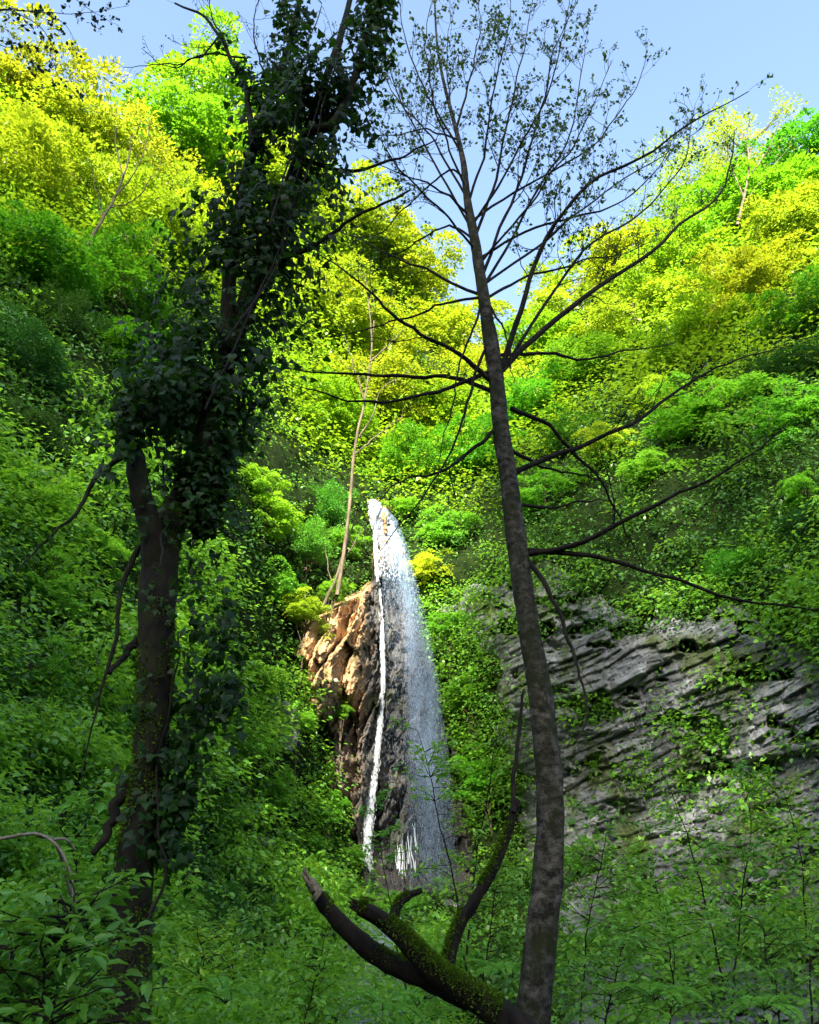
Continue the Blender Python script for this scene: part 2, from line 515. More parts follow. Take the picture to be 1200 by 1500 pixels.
# ------------------------------------------------------------------ cliffs
def strata(s, z, th, bw, seed, dip):
    """Stacked, jointed slabs: returns protrusion in layer thicknesses and a block tint."""
    q = (z - dip * s + 1.0 * th * (fbm(s / (th * 7), z / (th * 6), 0, seed, 3) - .5) * 2) / th
    k = np.floor(q); f = q - k
    thick = hash2(k, k * 0 + 9, seed)
    off = hash2(k, k * 0 + 3, seed) * 7
    sb = s / (bw * (.6 + .9 * thick)) + off + .5 * (vnoise(s / bw * 1.7, z / th * .6, 0, seed + 5) - .5)
    c = np.floor(sb); fc = sb - c
    h = hash2(k, c, seed + 1); h2 = hash2(k, c, seed + 2); h3 = hash2(k, c, seed + 4)
    joint = np.clip(np.minimum(fc, 1 - fc) * bw / (.16 * th), 0, 1)
    prof = np.clip(f / .10, 0, 1) * (1 - (.35 + .5 * h3) * f)      # tops slope out, sharp undercut beneath
    return (h * 1.1 + .25) * prof * (.45 + .55 * joint) + (h2 - .5) * (fc - .5) * .9, h


def facets(u, v, su, sv, seed):
    """Broken faces: nearest of scattered cell points, each cell a tilted plane."""
    x, y = u / su, v / sv
    ix, iy = np.floor(x), np.floor(y)
    best = np.full(x.shape, 9.0); second = best.copy()
    bh = np.zeros(x.shape); bx = bh.copy(); by = bh.copy(); hx = bh.copy(); hy = bh.copy()
    for dx in (-1, 0, 1):
        for dy in (-1, 0, 1):
            cx, cy = ix + dx, iy + dy
            px_ = cx + hash2(cx, cy, seed); py_ = cy + hash2(cx, cy, seed + 1)
            d = (x - px_) ** 2 + (y - py_) ** 2
            near = d < best
            second = np.where(near, best, np.minimum(second, d))
            best = np.where(near, d, best)
            bh = np.where(near, hash2(cx, cy, seed + 2), bh)
            hx = np.where(near, hash2(cx, cy, seed + 3) - .5, hx); hy = np.where(near, hash2(cx, cy, seed + 4) - .5, hy)
            bx = np.where(near, x - px_, bx); by = np.where(near, y - py_, by)
    crack = np.clip((np.sqrt(second) - np.sqrt(best)) / .06, 0, 1)
    return bh + 1.8 * hx * bx + 1.8 * hy * by - .15 * (1 - crack), bh


def cliff(name, label, px0, px1, py0, py1, step, mask, scales, dip, mat, basis, push_fn, seed, cat='cliff'):
    px = np.arange(px0, px1 + step, step, float); py = np.arange(py0, py1 + step, step, float)
    X, Yp = np.meshgrid(px, py, indexing='ij')
    D = Yt(X, Yp)
    P = at(X, Yp, D)
    s = P[..., 0] * basis[0] + P[..., 1] * basis[1]; z = P[..., 2]
    disp = 0; tint = 0
    if scales is None:
        ca, sa = math.cos(1.40), math.sin(1.40)
        wu = 1.5 * (fbm(s / 4, z / 4, 0, seed + 7, 2) - .5) + .25 * (fbm(s / .4, z / .4, 0, seed + 9, 3) - .5); wv = 1.5 * (fbm(s / 4, z / 4, 7, seed + 8, 2) - .5) + .25 * (fbm(s / .4, z / .4, 5, seed + 10, 3) - .5)
        u = s * ca + z * sa + wu; v = -s * sa + z * ca + wv
        for i, (su, sv, amp) in enumerate([(7.0, 1.15, 1.9), (2.6, .55, .75), (.9, .25, .30), (.4, .15, .18), (.18, .08, .07)]):
            d, h = facets(u, v, su, sv, seed + i * 11)
            disp = disp + d * amp; tint = tint + h / 5
        # damp dark stone behind the water and low on the wall, tan stone on the dry crag
        dry = np.clip((548 - X) / 25 + (fbm(s / 1.2, z / 1.2, 3, 77, 3) - .5) * 1.5, 0, 1) * np.clip((1110 - Yp) / 160 + (fbm(s / 1.5, z / 1.5, 5, 78, 3) - .5), .22, 1)
        dry = np.maximum(dry, np.clip((850 - Yp) / 60, 0, 1) * .7)
        tint = np.clip(dry * (.55 + .45 * tint), 0, 1)
    for i, (th, bw, amp) in enumerate(scales or ()):
        p, h = strata(s, z, th, bw, seed + i * 11, dip)
        disp = disp + p * amp
        tint = tint + h / len(scales)
    disp = disp + (fbm(s / 2.5, z / 2.5, 0, seed + 40, 4) - .5) * 1.3
    m = mask(X, Yp)
    disp = disp * (0.25 + .75 * m) + push_fn(X, Yp, m)
    dirs = unit(ray(X, Yp))
    V = P - dirs * disp[..., None]
    b = Build(); b.add(V.reshape(-1, 3), grid_faces(len(px), len(py)), tint.ravel())
    return tag(link(name, b.mesh(name, mat)), label, cat, kind='structure')


cliff('cliff_face', 'layered grey shale cliff rising on the right of the gorge', 640, 1560, 800, 1720, 1.8, rockmask_right,
      [(1.5, 3.4, .36), (.36, 1.3, .30), (.13, .5, .12)], .12, M['rock'], (.55, -.83), lambda X, Yp, m: -1.2 + 1.5 * m, 100)
cliff('rock_wall', 'tan and dark rock wall behind and left of the waterfall', 385, 745, 700, 1420, 1.4, rockmask_left,
      None, 0, M['tan_rock'], (1, .1),
      lambda X, Yp, m: -2.8 + 3.0 * m + 1.1 * np.clip((548 - X) / 30, 0, 1) * np.clip((1060 - Yp) / 60, -.1, 1) * m, 300)

# ------------------------------------------------------------------ ground cover (nobody could count it)
def cover(name, label, n, prob, mat, size_px, lim, sprig, lift, seed, per=12, flatness=.55, region=(-250, 1450, 80, 1750)):
    r = np.random.default_rng(seed)
    px = r.uniform(region[0], region[1], n); py = r.uniform(region[2], region[3], n)
    keep = (py > sky_py(px) + 8) & (r.random(n) < prob(px, py))
    px, py = px[keep], py[keep]
    P, nrm = tnormal(px, py)
    dist = np.linalg.norm(P, axis=1)
    mound = np.clip(fbm(px / 60, py / 60, 0, seed, 3) * 1.6 - .35, 0, 1)
    hgt = lift * (.12 + mound * r.uniform(.2, 1, len(px)))
    C = P + nrm * hgt[:, None] + A([0, 0, 1]) * (hgt * .35)[:, None]
    m = len(C)
    ls = np.clip(size_px / F * dist, lim[0], lim[1])
    d = r.normal(size=(m, per, 3)) * A([1, 1, flatness]) * (sprig * ls)[:, None, None]
    droop = np.linalg.norm(d[..., :2], axis=-1)
    d[..., 2] -= .35 * droop
    Cl = C[:, None] + d
    ax = d + r.normal(size=d.shape) * (ls * 1.0)[:, None, None]
    no = A([0, 0, 1.0]) + .5 * nrm[:, None] + r.normal(size=d.shape) * .5
    L = ls[:, None] * r.uniform(.6, 1.35, (m, per))
    ti = np.clip(.6 * r.random(m)[:, None] * np.ones((1, per)) + .4 * r.random((m, per)), 0, 1)
    b = Build()
    add_leaves(b, Cl.reshape(-1, 3), ax.reshape(-1, 3), no.reshape(-1, 3), L.ravel(), L.ravel() * .62, ti.ravel())
    return tag(link(name, b.mesh(name, mat)), label, 'undergrowth', kind='stuff')


def notrock(px, py):
    water = (px > 528) & (px < 602) & (py > 1335) & (py < 1500)
    return (1 - .85 * water) * (1 - .97 * np.maximum(rockmask_right(px, py) * np.clip(1 - np.maximum(py - 1230, 0) / 600, .72, 1), rockmask_left(px, py)))


def p_green(px, py):
    n = fbm(px / 85, py / 85, 0, 61, 4)
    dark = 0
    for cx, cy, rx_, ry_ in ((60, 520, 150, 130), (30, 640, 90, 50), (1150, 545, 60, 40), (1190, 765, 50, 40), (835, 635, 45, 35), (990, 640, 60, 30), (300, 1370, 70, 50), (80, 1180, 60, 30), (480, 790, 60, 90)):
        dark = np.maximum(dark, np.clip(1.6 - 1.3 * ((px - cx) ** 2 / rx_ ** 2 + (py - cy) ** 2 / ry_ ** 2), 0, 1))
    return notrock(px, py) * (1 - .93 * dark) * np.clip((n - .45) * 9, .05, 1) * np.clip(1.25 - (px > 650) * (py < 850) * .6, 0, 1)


def p_ivy(px, py):
    n = fbm(px / 80, py / 80, 0, 71, 3)
    side = np.clip((px - 640) / 80, .7, 1)
    return notrock(px, py) * np.clip((n - .36) * 5, .4, 1) * side


def p_wood(px, py):
    n = fbm(px / 70, py / 70, 0, 91, 3)
    low = np.interp(px, [-250, 200, 330, 420, 520, 700, 800, 1000, 1200, 1450], [380, 400, 450, 640, 730, 735, 660, 580, 510, 480])  # yellow leaves stop near the sun line: sunlight put into their colour
    return np.clip((n - .30) * 5, .3, 1) * np.clip((low - py) / 60 + .5, 0, 1)


def p_shade(px, py): return p_green(px, py) * (1 - .8 * p_wood(px, py))


cover('far_woods', 'sunlit yellow-green woodland massed over the upper slopes', 26000, p_wood, M['canopy'], 7.5, (.12, .42), 2.8, .9, 4, per=18, flatness=.35, region=(-250, 1450, 60, 760)).color = (.72, 1, .9, 1)
cover('undergrowth', 'bright green leafy undergrowth over the gorge floor and left slope', 40000, p_shade, M['cover'], 9.5, (.06, .20), 2.3, 1.1, 1, per=19, flatness=.32)
cover('ivy_cover', 'dark green ivy blanket over the upper right slope', 42000, p_ivy, M['ivy_far'], 8, (.08, .19), 1.4, .6, 2, per=12, region=(-250, 1450, 150, 1500))
cover('cliff_plants', 'thin moss and small plants in the ledges of the cliff', 9000,
      lambda px, py: np.maximum(rockmask_right(px, py), .6 * rockmask_left(px, py)) * np.clip((fbm(px / 45, py / 45, 0, 81, 3) - .48) * 7, 0.02, 1) * (px > 400) * ((px < 545) | (px > 650)),
      M['cover'], 7, (.06, .14), 1.2, .45, 3, per=9, region=(400, 1300, 730, 1500))


# ------------------------------------------------------------------ branch growth
def path(pts, Y0, dY=0.0, wob=0.0, n=24, seed=0):
    """pts: (px, py) list -> smooth 3-D path whose distance runs from Y0 to Y0+dY."""
    p = A(pts, float)
    seg = np.concatenate([[0], np.cumsum(np.linalg.norm(np.diff(p, axis=0), axis=1))]); seg /= seg[-1]
    W = at(p[:, 0], p[:, 1], Y0 + dY * seg)
    W = resample(W, n)
    if wob:
        t = np.linspace(0, 1, n)
        for k in range(3):
            W[:, k] += wob * (fbm(t * 9 + seed * 3.1, k * 7.7 + t * 0, 0, seed, 3) - .5) * np.minimum(t * 4, 1)
    return W


def rot_about(v, k, a):
    return v * math.cos(a) + np.cross(k, v) * math.sin(a) + k * np.dot(k, v) * (1 - math.cos(a))


def twigs(b, leaves, P, R, r, level, spacing, length, up=.25, start=.2, lf=.05, lp=.5, rmin=.0025):
    seg = np.concatenate([[0], np.cumsum(np.linalg.norm(np.diff(P, axis=0), axis=1))])
    L = seg[-1]
    s = start * L + r.uniform(0, spacing)
    T = unit(np.gradient(P, axis=0))
    while s < L:
        i = min(np.searchsorted(seg, s), len(P) - 1)
        t = T[i]
        k = unit(np.cross(t, unit(r.normal(size=3))))
        d = rot_about(t, k, r.uniform(.5, 1.05)); d = unit(d + A([0, 0, up]))
        ln = length * r.uniform(.45, 1.15) * (1.15 - .65 * s / L)
        n = 7
        q = [P[i]]; dd = d
        for _ in range(n - 1):
            dd = unit(dd + r.normal(size=3) * .16 + A([0, 0, up * .25]))
            q.append(q[-1] + dd * ln / (n - 1))
        q = A(q)
        r0 = max(min(R[i] * .5, ln * .012), rmin)
        rad = np.linspace(r0, rmin, n)
        add_tube(b, q, rad, 4 if r0 > .008 else 3)
        if level > 0:
            twigs(b, leaves, q, rad, r, level - 1, spacing * .7, ln * .5, up, .25, lf, lp, rmin)
        if level <= 1:
            for j in range(2, n):
                if r.random() < lp:
                    leaves.append((q[j] + r.normal(size=3) * .02, T[i] + r.normal(size=3), r.normal(size=3), lf * r.uniform(.6, 1.3)))
        s += spacing * r.uniform(.6, 1.5)


def leaf_obj(name, leaves, mat, parent, origin, shape=LEAF_OVAL, seed=0):
    r = np.random.default_rng(seed)
    b = Build()
    if leaves:
        C = A([l[0] for l in leaves]); ax = A([l[1] for l in leaves]); no = A([l[2] for l in leaves]); ln = A([l[3] for l in leaves])
        add_leaves(b, C, ax, no, ln, ln * .75, r.random(len(C)), shape)
        return link(name, b.mesh(name, mat, origin), parent)


# ------------------------------------------------------------------ crowns shared by the far trees and bushes
def crown_mesh(name, nclump, per, leaf, mat, seed, flat=.32, squash=.85, shape=LEAF_FAR, hole=.35):
    r = np.random.default_rng(seed)
    c = unit(r.normal(size=(nclump * 3, 3)))
    rad = r.random(nclump * 3) ** (1 / 2.0)
    c = c * rad[:, None] * A([1, 1, squash])
    c = c[(c[:, 2] > -.62) & (np.linalg.norm(c, axis=1) > hole)][:nclump]
    lob = 1 + .5 * (vnoise(c[:, 0] * 1.7 + 5, c[:, 1] * 1.7 + 5, c[:, 2] * 1.7 + 5, seed) - .5) * 2
    c = c * lob[:, None]
    k = len(c)
    cr = r.uniform(.14, .34, k)
    nper = (per * (cr / .2) ** 2).astype(int)
    idx = np.repeat(np.arange(k), nper); m = len(idx)
    d = unit(r.normal(size=(m, 3))) * (r.random(m) ** .45)[:, None] * A([1.0, 1.0, flat * 1.6]) * cr[idx][:, None]
    hd = np.linalg.norm(d[:, :2], axis=1)
    d[:, 2] -= .9 * hd * hd / cr[idx]
    C = c[idx] + d
    ax = d * A([1, 1, .4]) + c[idx] * .12 + r.normal(size=(m, 3)) * .05
    no = A([0, 0, 1.0]) + c[idx] * .5 + r.normal(size=(m, 3)) * .42
    L = leaf * r.uniform(.65, 1.35, m)
    ti = np.clip(.55 * r.random(k)[idx] + .45 * r.random(m), 0, 1)
    b = Build()
    add_leaves(b, C, ax, no, L, L * .62, ti, shape)
    return b.mesh(name, mat), c


CROWN_T = [crown_mesh('crown', 95, 120, .056, M['canopy'], 200 + i, flat=.17) for i in range(5)]
CROWN_S = [crown_mesh('crown', 80, 60, .045, M['canopy'], 220 + i, hole=.5) for i in range(2)]
CROWN_B = [crown_mesh('crown', 75, 85, .075, M['bush'], 240 + i, flat=.15) for i in range(5)]
CROWN_I = [crown_mesh('crown', 110, 110, .050, M['ivy_far'], 260 + i, flat=.5) for i in range(2)]


def drop_to_ground(c, most):
    for t in np.arange(.2, most, .2):
        p = c - A([0, 0, t])
        x, y, fw = project(p)
        if float(Yt(x, y)) <= p[1]:
            return t + .3
    return most


_tree_n = 0


def plant(name, label, cat, px, py, rpx, kind, color, group=None, stretch=1.0, out=.5, bark='far_bark', ahead=0.0):
    """A tree or bush of the slopes: crown (shared leaf mesh), trunk with limbs."""
    global _tree_n
    _tree_n += 1
    r = np.random.default_rng(1000 + _tree_n)
    pool = dict(T=CROWN_T, S=CROWN_S, B=CROWN_B, I=CROWN_I)[kind]
    me, cl = pool[_tree_n % len(pool)]
    Y = float(Yt(px, py))
    P = at(px, py, Y)
    R = rpx / F * (P[1] * CP + P[2] * SP)
    c = P - unit(P) * (R * out + ahead)
    t = drop_to_ground(c, 2.6 * R + 1)
    base = c - A([0, 0, t]) + A([0, r.uniform(0, .1) * R, 0])
    e = empty(name, base, label, cat, group)
    cr = link('crown', me, e)
    cr.location = tuple(c - base); cr.scale = (R * r.uniform(.85, 1.15), R, R * stretch)
    ang = r.uniform(0, 6.28); cr.rotation_euler = (0, 0, ang)
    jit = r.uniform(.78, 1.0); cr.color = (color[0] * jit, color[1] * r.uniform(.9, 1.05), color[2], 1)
    b = Build()
    top = c + A([0, 0, R * .55])
    pts = resample(np.vstack([base, base * .4 + c * .6 + r.normal(size=3) * R * .06, top]), 8)
    tr = max(.035, R * .035)
    add_tube(b, pts, np.linspace(tr * 1.3, tr * .35, 8), 6)
    ca, sa = math.cos(ang), math.sin(ang)
    for q in cl[r.permutation(len(cl))[:9]]:
        w = A([q[0] * ca - q[1] * sa, q[0] * sa + q[1] * ca, q[2] * stretch]) * R + c
        i = r.integers(2, 6)
        mid = (pts[i] + w) / 2 + A([0, 0, -.06 * R])
        add_tube(b, resample(np.vstack([pts[i], mid, w]), 5), np.linspace(tr * .55, tr * .12, 5), 4)
    link('trunk', b.mesh('trunk', M[bark], base, True), e)
    return e


YEL, LIME, GRN, DEEP, ORG = (1.0, 1, 1), (.62, .98, .8), (.32, .78, .8), (.22, .55, .7), (1.0, .95, .8)  # yellow for sunlit crowns, green for shaded: light put into the colour
TL = 'sunlit trees on the slopes'
trees = [
    # ---- upper left
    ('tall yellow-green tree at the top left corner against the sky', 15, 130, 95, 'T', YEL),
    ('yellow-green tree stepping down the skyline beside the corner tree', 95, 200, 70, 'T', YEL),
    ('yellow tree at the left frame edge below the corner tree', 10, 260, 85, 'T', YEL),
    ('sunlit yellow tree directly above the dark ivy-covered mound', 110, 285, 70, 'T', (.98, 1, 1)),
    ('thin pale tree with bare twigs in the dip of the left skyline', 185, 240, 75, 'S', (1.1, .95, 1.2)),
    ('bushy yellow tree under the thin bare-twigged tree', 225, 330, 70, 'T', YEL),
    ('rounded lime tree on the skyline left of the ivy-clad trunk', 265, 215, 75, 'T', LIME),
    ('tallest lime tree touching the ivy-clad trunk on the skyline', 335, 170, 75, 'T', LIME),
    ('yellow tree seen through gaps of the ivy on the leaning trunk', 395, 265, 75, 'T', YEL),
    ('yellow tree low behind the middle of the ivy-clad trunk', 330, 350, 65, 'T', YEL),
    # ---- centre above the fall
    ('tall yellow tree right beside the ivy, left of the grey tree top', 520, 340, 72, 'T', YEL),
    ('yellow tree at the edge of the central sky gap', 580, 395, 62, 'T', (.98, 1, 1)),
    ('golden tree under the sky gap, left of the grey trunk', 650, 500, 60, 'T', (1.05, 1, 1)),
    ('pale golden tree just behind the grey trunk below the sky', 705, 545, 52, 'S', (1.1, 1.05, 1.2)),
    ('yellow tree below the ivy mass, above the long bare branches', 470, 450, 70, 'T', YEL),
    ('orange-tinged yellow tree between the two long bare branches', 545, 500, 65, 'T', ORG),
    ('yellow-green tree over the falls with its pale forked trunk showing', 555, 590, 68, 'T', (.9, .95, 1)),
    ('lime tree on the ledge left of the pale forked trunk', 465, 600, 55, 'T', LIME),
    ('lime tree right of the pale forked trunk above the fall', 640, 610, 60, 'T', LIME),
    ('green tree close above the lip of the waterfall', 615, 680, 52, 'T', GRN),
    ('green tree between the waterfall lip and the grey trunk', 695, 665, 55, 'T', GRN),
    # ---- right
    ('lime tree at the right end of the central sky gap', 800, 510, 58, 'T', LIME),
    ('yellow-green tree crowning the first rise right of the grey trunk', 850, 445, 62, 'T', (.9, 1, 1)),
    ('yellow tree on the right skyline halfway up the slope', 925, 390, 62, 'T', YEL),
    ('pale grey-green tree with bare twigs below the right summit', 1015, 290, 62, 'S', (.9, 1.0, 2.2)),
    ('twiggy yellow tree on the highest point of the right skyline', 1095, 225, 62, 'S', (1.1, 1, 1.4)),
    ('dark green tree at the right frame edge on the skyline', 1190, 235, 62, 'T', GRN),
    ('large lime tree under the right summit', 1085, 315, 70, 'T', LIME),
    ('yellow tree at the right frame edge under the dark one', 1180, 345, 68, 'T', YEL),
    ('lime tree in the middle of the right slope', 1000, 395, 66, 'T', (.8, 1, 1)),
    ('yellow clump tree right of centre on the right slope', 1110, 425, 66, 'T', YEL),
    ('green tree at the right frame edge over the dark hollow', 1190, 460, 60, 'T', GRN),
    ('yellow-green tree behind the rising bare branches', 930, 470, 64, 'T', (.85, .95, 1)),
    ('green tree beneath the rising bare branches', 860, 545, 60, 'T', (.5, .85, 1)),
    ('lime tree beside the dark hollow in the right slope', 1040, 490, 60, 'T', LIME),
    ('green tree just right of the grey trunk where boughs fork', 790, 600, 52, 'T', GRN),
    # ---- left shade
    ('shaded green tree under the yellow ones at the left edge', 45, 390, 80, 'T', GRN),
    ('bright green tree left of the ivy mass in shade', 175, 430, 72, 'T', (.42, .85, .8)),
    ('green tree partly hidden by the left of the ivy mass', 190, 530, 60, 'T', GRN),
]
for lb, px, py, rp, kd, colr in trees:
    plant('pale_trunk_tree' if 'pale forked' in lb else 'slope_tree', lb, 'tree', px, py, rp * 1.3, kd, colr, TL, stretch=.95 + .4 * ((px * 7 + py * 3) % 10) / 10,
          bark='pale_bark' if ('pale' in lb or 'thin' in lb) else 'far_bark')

def traced_tree(label, trunk, w, limbs_, ahead, leaf_n, color, bark='pale_bark', seed=0):
    """A far tree whose stem shows: traced stem and limbs, thin twigs and a loose crown of leaves."""
    Y = float(Yt(*trunk[0])) - ahead
    r = np.random.default_rng(seed)
    P = path(trunk, Y, 1.5, .15, 24, seed)
    e = empty('slender_tree', P[0], label, 'tree')
    b = Build(); k = Y / F / CP * .5
    add_tube(b, P, np.linspace(w, w * .35, 24) * k, 7, .2, seed)
    link('trunk', b.mesh('trunk', M[bark], P[0], True), e)
    lv = []
    for j, l in enumerate(limbs_):
        Q = path(l, Y + .7, r.uniform(-2, 2), .2, 16, seed + j + 1)
        b = Build(); R = np.linspace(w * .5, w * .12, 16) * k
        add_tube(b, Q, R, 5)
        twigs(b, lv, Q, R, r, 1, .8, 2.2, .3, .3, .17, leaf_n, w * .06 * k)
        link('limb', b.mesh('limb', M[bark], P[0], True), e)
    o = leaf_obj('leaves', lv, M['canopy'], e, P[0], LEAF_FAR, seed)
    if o is not None: o.color = (*color, 1)


traced_tree('slender pale forked tree rising beside the lip of the waterfall', [(494, 872), (504, 810), (512, 745), (517, 690), (524, 640), (534, 585), (542, 530), (548, 470)], 6.5,
            [[(526, 640), (545, 610), (560, 570), (600, 545)], [(534, 590), (520, 540), (505, 490)], [(542, 530), (575, 500), (600, 470)], [(545, 500), (540, 440), (535, 400)], [(520, 665), (550, 640), (590, 610)]], 4, .75, (.8, 1, 1), seed=61)
traced_tree('pale nearly bare forked tree on the left slope among the yellow trees', [(128, 360), (150, 320), (170, 285), (186, 245), (192, 200)], 6,
            [[(150, 320), (140, 270), (130, 230)], [(165, 292), (200, 250), (215, 200), (222, 165)], [(180, 260), (170, 210), (172, 165)], [(158, 305), (200, 290), (235, 240)]], 6, .12, (1, 1, 1), seed=62)
traced_tree('thin dead-looking tree below the ivy crag left of the waterfall', [(470, 895), (486, 860), (500, 825), (512, 790), (522, 750)], 5,
            [[(488, 855), (480, 830), (476, 800)], [(505, 815), (520, 795), (530, 770)]], 3, .1, (.6, 1, 1), seed=63)
traced_tree('twiggy bare crowned tree on the right skyline', [(1080, 330), (1090, 290), (1096, 250), (1100, 215)], 6,
            [[(1090, 290), (1070, 240), (1060, 200)], [(1094, 262), (1125, 220), (1140, 180)], [(1097, 240), (1095, 200), (1098, 165)], [(1088, 300), (1120, 260), (1160, 210)]], 6, .25, (1, 1, 1.3), 'far_bark', seed=64)

BL = 'bushes on the shaded slopes'
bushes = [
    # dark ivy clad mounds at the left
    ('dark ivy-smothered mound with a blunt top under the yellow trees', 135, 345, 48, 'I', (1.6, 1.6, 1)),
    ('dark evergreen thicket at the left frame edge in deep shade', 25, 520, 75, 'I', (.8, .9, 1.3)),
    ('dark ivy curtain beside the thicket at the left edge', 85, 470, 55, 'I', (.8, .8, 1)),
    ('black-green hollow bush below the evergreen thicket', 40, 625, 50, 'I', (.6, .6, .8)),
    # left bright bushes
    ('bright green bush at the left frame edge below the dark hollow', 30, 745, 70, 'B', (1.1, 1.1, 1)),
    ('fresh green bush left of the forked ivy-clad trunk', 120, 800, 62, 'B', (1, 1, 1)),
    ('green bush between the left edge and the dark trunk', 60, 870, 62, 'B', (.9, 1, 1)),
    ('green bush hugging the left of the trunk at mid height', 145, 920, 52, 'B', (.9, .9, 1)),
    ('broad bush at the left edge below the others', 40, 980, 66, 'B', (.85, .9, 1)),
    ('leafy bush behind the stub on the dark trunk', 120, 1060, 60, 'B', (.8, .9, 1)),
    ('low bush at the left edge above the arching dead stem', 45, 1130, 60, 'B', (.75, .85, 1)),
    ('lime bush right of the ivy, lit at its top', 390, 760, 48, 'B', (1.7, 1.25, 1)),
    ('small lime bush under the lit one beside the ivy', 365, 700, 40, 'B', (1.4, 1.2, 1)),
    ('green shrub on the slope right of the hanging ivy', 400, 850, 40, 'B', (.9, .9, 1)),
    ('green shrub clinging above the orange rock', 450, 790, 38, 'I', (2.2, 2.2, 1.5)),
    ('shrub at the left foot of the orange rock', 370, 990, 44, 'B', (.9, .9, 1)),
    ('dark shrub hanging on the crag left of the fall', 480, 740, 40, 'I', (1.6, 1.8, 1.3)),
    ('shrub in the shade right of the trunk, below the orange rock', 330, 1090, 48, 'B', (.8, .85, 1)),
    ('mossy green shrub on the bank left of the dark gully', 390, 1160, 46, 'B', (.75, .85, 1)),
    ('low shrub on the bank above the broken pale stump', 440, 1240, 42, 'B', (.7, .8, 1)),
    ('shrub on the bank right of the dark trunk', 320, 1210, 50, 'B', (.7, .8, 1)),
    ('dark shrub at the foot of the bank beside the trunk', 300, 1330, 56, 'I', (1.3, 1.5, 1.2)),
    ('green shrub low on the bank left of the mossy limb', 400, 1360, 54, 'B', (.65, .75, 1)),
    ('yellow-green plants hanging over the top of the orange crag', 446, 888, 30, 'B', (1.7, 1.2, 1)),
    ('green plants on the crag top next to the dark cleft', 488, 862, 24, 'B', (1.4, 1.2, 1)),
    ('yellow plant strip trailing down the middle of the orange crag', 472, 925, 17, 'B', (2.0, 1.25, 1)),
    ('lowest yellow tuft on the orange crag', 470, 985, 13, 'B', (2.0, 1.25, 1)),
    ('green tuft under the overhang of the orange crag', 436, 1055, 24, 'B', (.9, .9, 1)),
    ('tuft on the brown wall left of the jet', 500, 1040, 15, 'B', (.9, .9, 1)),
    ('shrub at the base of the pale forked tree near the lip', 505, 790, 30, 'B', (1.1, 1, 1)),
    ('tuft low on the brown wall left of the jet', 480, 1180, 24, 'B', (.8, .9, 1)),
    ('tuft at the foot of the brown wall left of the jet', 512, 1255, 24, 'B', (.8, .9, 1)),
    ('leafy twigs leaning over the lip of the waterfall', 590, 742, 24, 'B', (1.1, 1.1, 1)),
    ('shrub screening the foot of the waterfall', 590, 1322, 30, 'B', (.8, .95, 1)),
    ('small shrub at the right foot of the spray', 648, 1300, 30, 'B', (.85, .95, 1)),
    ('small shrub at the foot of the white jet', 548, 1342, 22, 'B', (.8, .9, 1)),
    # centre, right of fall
    ('glowing yellow bush beside the upper waterfall', 634, 838, 44, 'B', (2.5, 1.3, 1)),  # glow of the sun put into the leaf colour
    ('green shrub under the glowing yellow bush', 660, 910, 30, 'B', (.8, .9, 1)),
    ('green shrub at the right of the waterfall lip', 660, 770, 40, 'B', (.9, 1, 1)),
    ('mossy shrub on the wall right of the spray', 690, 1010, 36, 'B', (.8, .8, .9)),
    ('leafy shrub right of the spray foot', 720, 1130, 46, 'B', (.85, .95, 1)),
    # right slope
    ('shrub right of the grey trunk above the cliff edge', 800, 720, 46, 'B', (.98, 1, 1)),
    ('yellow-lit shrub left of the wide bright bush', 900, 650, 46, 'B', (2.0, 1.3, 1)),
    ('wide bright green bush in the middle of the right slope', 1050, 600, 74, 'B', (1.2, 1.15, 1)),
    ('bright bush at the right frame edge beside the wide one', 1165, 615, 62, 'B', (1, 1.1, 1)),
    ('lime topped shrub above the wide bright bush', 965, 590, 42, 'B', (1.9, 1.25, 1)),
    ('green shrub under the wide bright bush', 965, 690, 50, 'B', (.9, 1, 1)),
    ('dark shrub standing in for a shaded hollow near the right edge', 1180, 770, 44, 'I', (.5, .6, .8)),  # shade of the hollow put into dark leaves
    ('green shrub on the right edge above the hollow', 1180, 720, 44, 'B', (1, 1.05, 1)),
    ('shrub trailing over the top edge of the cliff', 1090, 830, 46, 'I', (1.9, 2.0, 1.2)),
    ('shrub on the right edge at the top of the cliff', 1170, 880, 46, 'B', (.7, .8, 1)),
    ('dark shrub standing in for a shaded gap under the right trees', 1150, 540, 46, 'I', (.8, .8, 1)),  # shade of the gap put into dark leaves
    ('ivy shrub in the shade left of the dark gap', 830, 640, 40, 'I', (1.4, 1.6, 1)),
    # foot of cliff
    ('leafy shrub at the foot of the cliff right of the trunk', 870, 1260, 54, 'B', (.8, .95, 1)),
    ('shrub in the middle of the cliff foot', 970, 1330, 58, 'B', (.75, .9, 1)),
    ('shrub at the right edge of the cliff foot', 1160, 1370, 56, 'B', (.65, .8, 1)),
    ('shrub low behind the grey trunk base', 860, 1400, 54, 'B', (.65, .8, 1)),
    ('shrub low beside the stream stones', 690, 1420, 50, 'B', (.65, .8, 1)),
]
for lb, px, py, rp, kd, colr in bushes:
    plant('bush', lb, 'bush', px, py, rp * 1.05, kd, colr, BL, stretch=.85, out=.35, ahead=2.5 if ('crag' in lb and 'fall' not in lb) else 1.6 if 'brown wall' in lb else 0)


